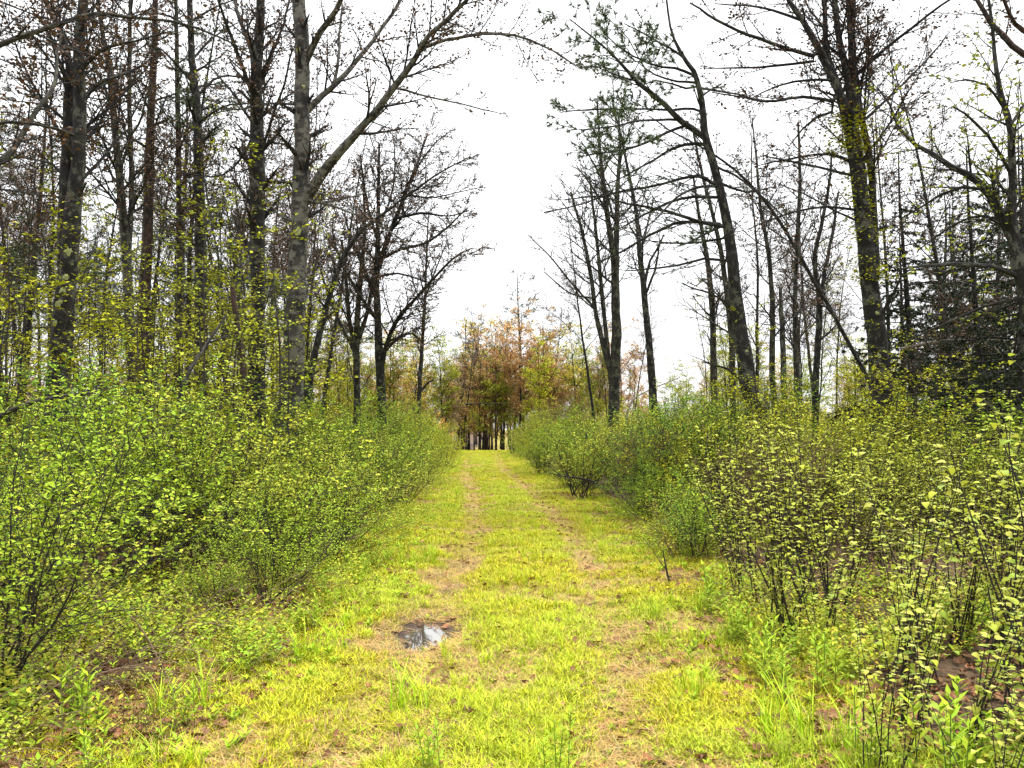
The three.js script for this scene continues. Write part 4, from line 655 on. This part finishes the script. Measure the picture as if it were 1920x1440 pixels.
  for (const [px, d, s] of [[1045, 44, 1.0], [1075, 45, 1.15], [1020, 47, 0.9], [1095, 41, 0.8], [760, 46, 0.9], [1250, 34, 0.9]]) put(brownBush, sideX(px, d), d, s, 'leafless reddish brown shrub near the head of the track', 'reddish brown shrubs near the head of the track', 'shrub');
  for (const [x, d, s] of [[-2.6, 4.7, 0.7], [-3.3, 5.6, 0.8], [-2.3, 5.9, 0.6], [-4.0, 5.2, 0.9], [-3.2, 4.3, 0.6], [-2.0, 7.0, 0.6], [-4.6, 6.6, 1.0], [-2.1, 3.4, 0.4], [-2.5, 3.7, 0.5], [-1.9, 4.1, 0.38], [-2.9, 4.0, 0.5], [-2.2, 4.9, 0.5], [-1.75, 5.2, 0.35], [-2.7, 3.2, 0.5]]) put(bramble[n % 2], x, d, s, 'tangle of arching brown bramble canes on the verge below the thicket', 'brambles on the verge below the thicket', 'bramble');
  for (const [x, d, s] of [[2.4, 7.2, 0.8], [3.4, 7.9, 0.9], [4.2, 7.0, 0.9], [2.0, 9.5, 0.7], [3.0, 11, 0.8]]) put(bramble[n % 2], x, d, s, 'tangle of arching brown bramble canes among the broad leaved shrubs', 'brambles among the broad leaved shrubs', 'bramble');
  console.log('shrubs', n);
}
// deep undergrowth behind the shrubs one can count
{
  const R = rng(650), N = 620, kind = [0, 1, 3];
  kind.forEach((k, part_) => {
    const src = bushKinds[k].children.find((c) => c.name === 'foliage'), m = new THREE.InstancedMesh(src.geometry, [M.leafOlive, M.leafGreen, M.leafGold][part_], N), M4 = new THREE.Matrix4(), Q = new THREE.Quaternion();
    m.name = numbered('undergrowth');
    for (let i = 0; i < N; i++) { const end = false, left = R() < 0.5, d = end ? lerp(72, 120, R()) : lerp(11, 64, R()), out = end ? 0 : d < 50 ? 6.2 + 1 * R() : 3.2, x = lane(d) + (left ? -1 : 1) * (out + R() * (end ? 0.2 : 0.72) * d); const s = (0.8 + 0.8 * R() * smooth(8, 40, d)) * (end ? 1.5 : 1); Q.setFromAxisAngle(UP, R() * 6.28); M4.compose(onGround(x, d), Q, V(s, s * 0.9, s)); m.setMatrixAt(i, M4); const v = 0.7 + 0.6 * R(); m.setColorAt(i, new THREE.Color(v * (0.9 + 0.5 * R()), v, v * 0.9)); }
    m.castShadow = m.receiveShadow = true; scene.add(m);
    tag(m, ['olive undergrowth filling the wood floor behind the shrubs', 'green undergrowth filling the wood floor behind the shrubs', 'dull gold undergrowth filling the wood floor behind the shrubs'][part_], 'undergrowth', null, 'stuff');
  });
}

// ------------------------------------------------------------------ grass, straw and dead leaves
function tuft(seed, blades, h, w, spread, bend, flat = 0) {
  const R = rng(seed), g = new Geo(false);
  for (let k = 0; k < blades; k++) {
    const a = R() * 6.283, r = spread * Math.sqrt(R()), x = Math.cos(a * 2.3) * r, z = Math.sin(a * 2.3) * r, L = h * (0.5 + 0.7 * R()), b = bend * (0.3 + R()), c = tint(R, 0.65, 1.3, 0.12), sx = -Math.sin(a) * w / 2, sz = Math.cos(a) * w / 2;
    const up = flat ? 0.12 + 0.2 * R() : 1, o = (t) => [x + Math.cos(a) * (b * t * t + (flat ? t : 0)) * L, L * up * t * (1 - 0.35 * b * t), z + Math.sin(a) * (b * t * t + (flat ? t : 0)) * L];
    const p0 = o(0), p1 = o(0.5), p2 = o(1), q = g.count;
    g.p.push(p0[0] - sx, p0[1], p0[2] - sz, p0[0] + sx, p0[1], p0[2] + sz, p1[0] - sx * 0.8, p1[1], p1[2] - sz * 0.8, p1[0] + sx * 0.8, p1[1], p1[2] + sz * 0.8, ...p2);
    for (let i = 0; i < 5; i++) { g.c.push(...c); g.u.push(0, 0); } g.i.push(q, q + 1, q + 2, q + 1, q + 3, q + 2, q + 2, q + 3, q + 4);
  }
  return g.build();
}
function scatter(name, geo, mat, list, label) {       // list of [x, z, turn, scale, r, g, b, sink]
  const m = new THREE.InstancedMesh(geo, mat, list.length), M4 = new THREE.Matrix4(), Q = new THREE.Quaternion(), E = new THREE.Euler(), R = rng(list.length), c = new THREE.Color();
  m.name = numbered(name);
  list.forEach(([x, z, turn, s, r, g, b, lift = 0, tilt = 0.12], i) => { E.set((R() - 0.5) * tilt * 2, turn, (R() - 0.5) * tilt * 2); M4.compose(V(x, gh(x, z) + lift, z), Q.setFromEuler(E), V(s, s * (0.8 + 0.4 * R()), s)); m.setMatrixAt(i, M4); m.setColorAt(i, c.setRGB(r, g, b)); });
  m.castShadow = m.receiveShadow = true; scene.add(m); tag(m, label, name.replace(/_/g, ' '), null, 'stuff'); return m;
}
{
  const R = rng(700), short = [[], [], []], tall = [[], []], straw = [[], []], leaf = [], herb = [];
  for (let d = 2.4; d < 54; d += 0.1) {
    const per = clamp(1500 * (5 / d) ** 1.15, 70, 1700) * 0.1 * 4.6, big = 1 + d * 0.018;
    for (let k = 0; k < per; k++) {
      const o = (R() - 0.5) * 4.6, dd = d + 0.1 * R(), x = lane(dd) + o, z = -dd, w = bare(x, z), a = Math.abs(o), patch = fbm(x * 0.8, z * 0.8, 88, 3), verge = smooth(1.35, 2.2, a);
      const dip = Math.hypot((x - PUDDLE.x) / 0.3, (z - PUDDLE.z) / 0.5); if (dip < 0.85 && R() < 0.93) continue;
      if (R() < verge * 0.55 || R() < w * 0.95) { if (R() < 0.55) straw[k % 2].push([x, z, R() * 6.28, (0.7 + 0.5 * R()) * big, 0.75 + 0.4 * R(), 0.72 + 0.4 * R(), 0.7 + 0.4 * R(), 0.004]); continue; }
      const y = smooth(0.2, 0.75, patch + 0.5 * (R() - 0.5)), v = 0.75 + 0.4 * R();
      short[k % 3].push([x, z, R() * 6.28, (0.65 + 0.6 * R()) * big * (1 - 0.4 * w), v * lerp(0.88, 1.08, y), v * lerp(1.0, 0.96, y), v * lerp(1.4, 0.7, y)]);
      if (R() < 0.32) straw[k % 2].push([x, z, R() * 6.28, (0.6 + 0.5 * R()) * big, 0.9, 0.88, 0.8, 0.012]);
    }
  }
  // longer grass along both verges and here and there in the middle
  for (let k = 0; k < 3000; k++) {
    const d = lerp(2.6, 50, R() ** 1.7), s = R() < 0.5 ? -1 : 1, o = s * lerp(0.98, 2.5, R()), x = lane(d) + o, z = -d; if (fbm(x * 0.9, z * 0.9, 95, 3) < 0.5 || bare(x, z) > 0.45 || (s < 0 && d < 6 && o < -1.7)) continue;
    const v = 0.7 + 0.45 * R(); tall[k % 2].push([x, z, R() * 6.28, 0.4 + 0.5 * R(), v * 0.78, v, v * 1.2]);
  }
  for (let k = 0; k < 420; k++) { const d = lerp(2.6, 22, R()), o = (R() - 0.5) * 0.9, x = lane(d) + o; const v = 0.8 + 0.4 * R(); tall[k % 2].push([x, -d, R() * 6.28, 0.35 + 0.3 * R(), v * 0.85, v, v]); }
  for (const [x, d] of [[-1.32, 5.55], [-1.42, 5.5], [-1.25, 5.7], [-0.62, 4.6], [-0.55, 4.55], [1.35, 4.1], [1.5, 4.0], [1.42, 4.3], [1.6, 3.9], [-1.9, 4.4], [-1.75, 4.6]]) tall[0].push([x, -d, R() * 6, 1.25, 0.75, 1.05, 1]);
  // dead leaves on the wood floor and blown onto the track
  for (let k = 0; k < 26000; k++) { const d = lerp(2.4, 24, R() ** 1.5), s = R() < 0.5 ? -1 : 1, o = s * (R() < 0.07 ? R() * 1.5 : 1.35 + R() * Math.max(0.5, 0.68 * d - 1)), x = lane(d) + o; const v = 0.5 + 0.9 * R(); leaf.push([x, -d, R() * 6.28, 0.6 + 0.8 * R(), v * (0.9 + 0.3 * R()), v, v, 0.012 + 0.02 * R(), 0.6]); }
  for (let k = 0; k < 3000; k++) { const d = lerp(2.6, 16, R() ** 1.4), s = R() < 0.5 ? -1 : 1, o = s * lerp(1.15, 3.6, R()), x = lane(d) + o; if (fbm(x * 1.2, -d * 1.2, 97, 3) < 0.45) continue; const v = 0.7 + 0.5 * R(); herb.push([x, -d, R() * 6.28, 0.35 + 0.5 * R(), v, v, v]); }
  const seedling = [[], []];
  for (let k = 0; k < 12000; k++) { const d = lerp(3, 15, R() ** 1.2), s = R() < 0.6 ? -1 : 1, o = s * (1.6 + R() * (0.62 * d)), x = lane(d) + o; if (fbm(x * 0.9, -d * 0.9, 98, 3) < (d < 6 ? 0.52 : 0.45)) continue; const v = 0.75 + 0.5 * R(); seedling[k % 2].push([x, -d, R() * 6.28, 0.45 + 0.8 * R(), v * (0.85 + 0.4 * R()), v, v, -0.005, 0.25]); }
  seedling.forEach((l, k) => { const g = new Geo(false), Q = rng(770 + k); for (let st = 0; st < 3; st++) { const lx = (Q() - 0.5) * 0.2, lz = (Q() - 0.5) * 0.2, h = 0.12 + 0.14 * Q(); for (let q = 0; q < 9; q++) { const t = 0.25 + 0.75 * q / 9, a = q * 2.4 + Q(); g.leaf(lx * t, h * t, lz * t, Math.cos(a), 0.15 + 0.5 * Q(), Math.sin(a), (Q() - 0.5) * 0.5, 1, (Q() - 0.5) * 0.5, 0.034 * (0.6 + 0.7 * Q()), 0.02, 0.3, tint(Q, 0.55, 1.2)); } } scatter('seedlings', g.build(), k ? M.leafGreen : M.leafOlive, l, ['olive seedlings and ground cover under the thickets', 'green seedlings and ground cover under the thickets'][k]); });
  for (let k = 0; k < 3200; k++) { const d = lerp(2.6, 14, R() ** 1.3), x = lane(d) + (R() - 0.5) * 2.6; if (fbm(x * 1.6, -d * 1.6, 99, 3) < 0.5) continue; const v = 0.6 + 0.5 * R(); herb.push([x, -d, R() * 6.28, 0.22 + 0.25 * R(), v * 1.1, v, v]); }
  short.forEach((l, k) => scatter('short_grass', tuft(710 + k, 13, 0.06, 0.0045, 0.055, 0.9), M.grass, l, ['short bright yellow green turf on the track', 'short mown grass mixed through the track turf', 'fine short grass between the wheel ruts'][k]));
  tall.forEach((l, k) => scatter('long_grass', tuft(720 + k, 26, 0.26, 0.005, 0.07, 0.8), M.grass, l, ['long lush grass tussocks along the verges', 'long arching grass growing along the track edge'][k]));
  straw.forEach((l, k) => scatter('straw', tuft(730 + k, 9, 0.09, 0.0035, 0.06, 0.3, 1), M.straw, l, ['pale dead straw lying in the wheel ruts', 'flattened dead grass on the worn track'][k]));
  { const g = new Geo(false), Q = rng(740); for (let k = 0; k < 2; k++) g.leaf(-0.03, 0.004, k * 0.03, 1, 0.15, (Q() - 0.5), (Q() - 0.5) * 0.6, 1, 0, 0.045, 0.028, 0.5, [1, 1, 1]); scatter('dead_leaves', g.build(), M.litter, leaf, 'brown fallen leaves under the shrubs and on the track'); }
  { const g = new Geo(false), Q = rng(750); for (let k = 0; k < 7; k++) { const a = k * 0.9 + Q(); g.leaf(0, 0.02 + 0.05 * Q(), 0, Math.cos(a), 0.35 + 0.6 * Q(), Math.sin(a), 0, 1, 0, 0.075, 0.03, 0.3, tint(Q)); } scatter('small_herbs', g.build(), M.leafGreen, herb, 'small green herbs and seedlings along the verges'); }
}
// upright herbs with lance shaped leaves
{
  const R = rng(760), build = (seed) => { const Q = rng(seed), root = new THREE.Group(), g = new Geo(false), w = new Geo(); root.name = 'lance_leaved_herb'; for (let s = 0; s < 4; s++) { const a = Q() * 6.28, x = Math.cos(a) * 0.06, z = Math.sin(a) * 0.06, h = 0.22 + 0.16 * Q(), lx = (Q() - 0.5) * 0.12, lz = (Q() - 0.5) * 0.12; w.tube([V(x, -0.02, z), V(x + lx / 2, h / 2, z + lz / 2), V(x + lx, h, z + lz)], [0.0028, 0.0024, 0.0018], 5); for (let k = 0; k < 20; k++) { const t = 0.15 + 0.85 * k / 20, b = k * 2.4 + s; g.leaf(x + lx * t, h * t, z + lz * t, Math.cos(b), 0.35 + 0.6 * t, Math.sin(b), 0, 1, 0, 0.085 * (1.1 - 0.4 * t), 0.02, 0.35, tint(Q, 0.8, 1.2)); } } part('stems', w.build(), M.leafStem, root, 'stuff'); part('foliage', g.build(), M.leafGreen, root, 'stuff'); return root; };
  M.leafStem = plain('green herb stem', 0.1, 0.16, 0.03);
  const kinds = [build(761), build(762)];
  const spots = [[1.75, 3.3], [1.95, 3.55], [1.6, 3.7], [2.1, 3.2], [1.5, 4.6], [1.65, 5.1], [1.85, 4.7], [1.7, 5.9], [2.45, 3.25], [-1.85, 3.6], [-2.1, 3.9], [-1.7, 4.2], [-2.3, 4.3], [-0.35, 3.75], [0.2, 3.65], [1.75, 6.8], [-1.6, 6.3]];
  spots.forEach(([x, d], k) => plant(kinds[k % 2], x, d, R() * 6.28, 0.7 + 0.6 * R(), x > 0.5 ? 'low green herb with whorls of lance leaves below the broad leaved shrubs' : x > -1 ? 'small leafy green herb growing in the turf of the track' : 'low green herb with lance leaves below the bramble canes', x > 0.5 ? 'herbs below the broad leaved shrubs' : x > -1 ? 'herbs in the track turf' : 'herbs below the brambles', 'herb'));
}
// ------------------------------------------------------------------ dead wood
function deadBranch(label, pts3, r0, mat, seed, kids = 3) {
  const R = rng(seed), base = pts3[0].clone(), l = pts3.map((p) => p.clone().sub(base)), c = new THREE.CatmullRomCurve3(l).getPoints(10), root = thing('dead_branch', label, 'branch', base);
  part('stick', new Geo().tube(c, c.map((_, k) => r0 * (1 - 0.7 * k / 10)), 7, { rough: 0.1, seed }).build(), mat, root);
  for (let k = 0; k < kids; k++) { const g = new Geo(), i = 3 + Math.floor(R() * 6); grow(g, { seg: [0.2], wob: [0.2], up: [0], sides: [4], minR: r0 * 0.12, from: [0], kids: [], thin: [] }, c[i], turnFrom(V(0, 0, 0).subVectors(c[i + 1], c[i]).normalize(), 0.7, R() * 6.28), 0.25 + 0.4 * R(), r0 * 0.4, 0, R); part('side_twig', g.build(), mat, root); }
}
deadBranch('dark dead branch sticking out of the verge shrubs towards the track', [at(1120, 905, 15), at(1085, 896, 14.8), at(1055, 893, 14.6), at(1030, 887, 14.4)], 0.022, M.twig, 801);
deadBranch('thin dark dead stick standing upright at the edge of the turf', [onGround(sideX(1254, 8.1), 8.1), at(1251, 1075, 8.1), at(1246, 1050, 8.1), at(1243, 1030, 8.1)], 0.014, M.stem, 802, 1);
deadBranch('pale fallen branch slanting through the shrubs near the bare stem clump', [onGround(sideX(1165, 26), 26), at(1180, 760, 26), at(1210, 735, 26.5), at(1275, 708, 27)], 0.045, M.deadwood, 803);
deadBranch('pale bare branch lying across the brush beside the spruces', [at(1690, 655, 17), at(1760, 640, 16.6), at(1820, 636, 16.4), at(1900, 640, 16)], 0.04, M.deadwood, 804);
deadBranch('dead bough sagging into the thicket beside the black twin stems', [at(-40, 800, 9), at(50, 758, 9), at(120, 742, 9.2), at(190, 740, 9.5)], 0.035, M.stem, 805);
deadBranch('long dark bough slanting up out of the thicket below the dark pine', [onGround(sideX(315, 10), 10), at(345, 720, 10), at(385, 650, 10.3), at(425, 590, 10.6)], 0.04, M.barkDark, 806);
deadBranch('tan dead cane arching over the bramble tangle', [onGround(sideX(330, 5), 5), at(250, 1160, 4.9), at(180, 1120, 4.8), at(90, 1100, 4.8)], 0.007, M.cane, 807);
deadBranch('broken grey limb poking from the foot of the leaning pine', [at(1405, 735, 14.9), at(1370, 695, 14.7), at(1340, 685, 14.5), at(1316, 678, 14.3)], 0.03, M.barkDark, 808);
deadBranch('fallen rail thin pole lying across the dark mouth of the wood', [at(872, 758, 56), at(900, 757, 56), at(935, 757, 56), at(972, 758, 56)], 0.06, M.twig, 809, 2);

renderer.render(scene, camera);
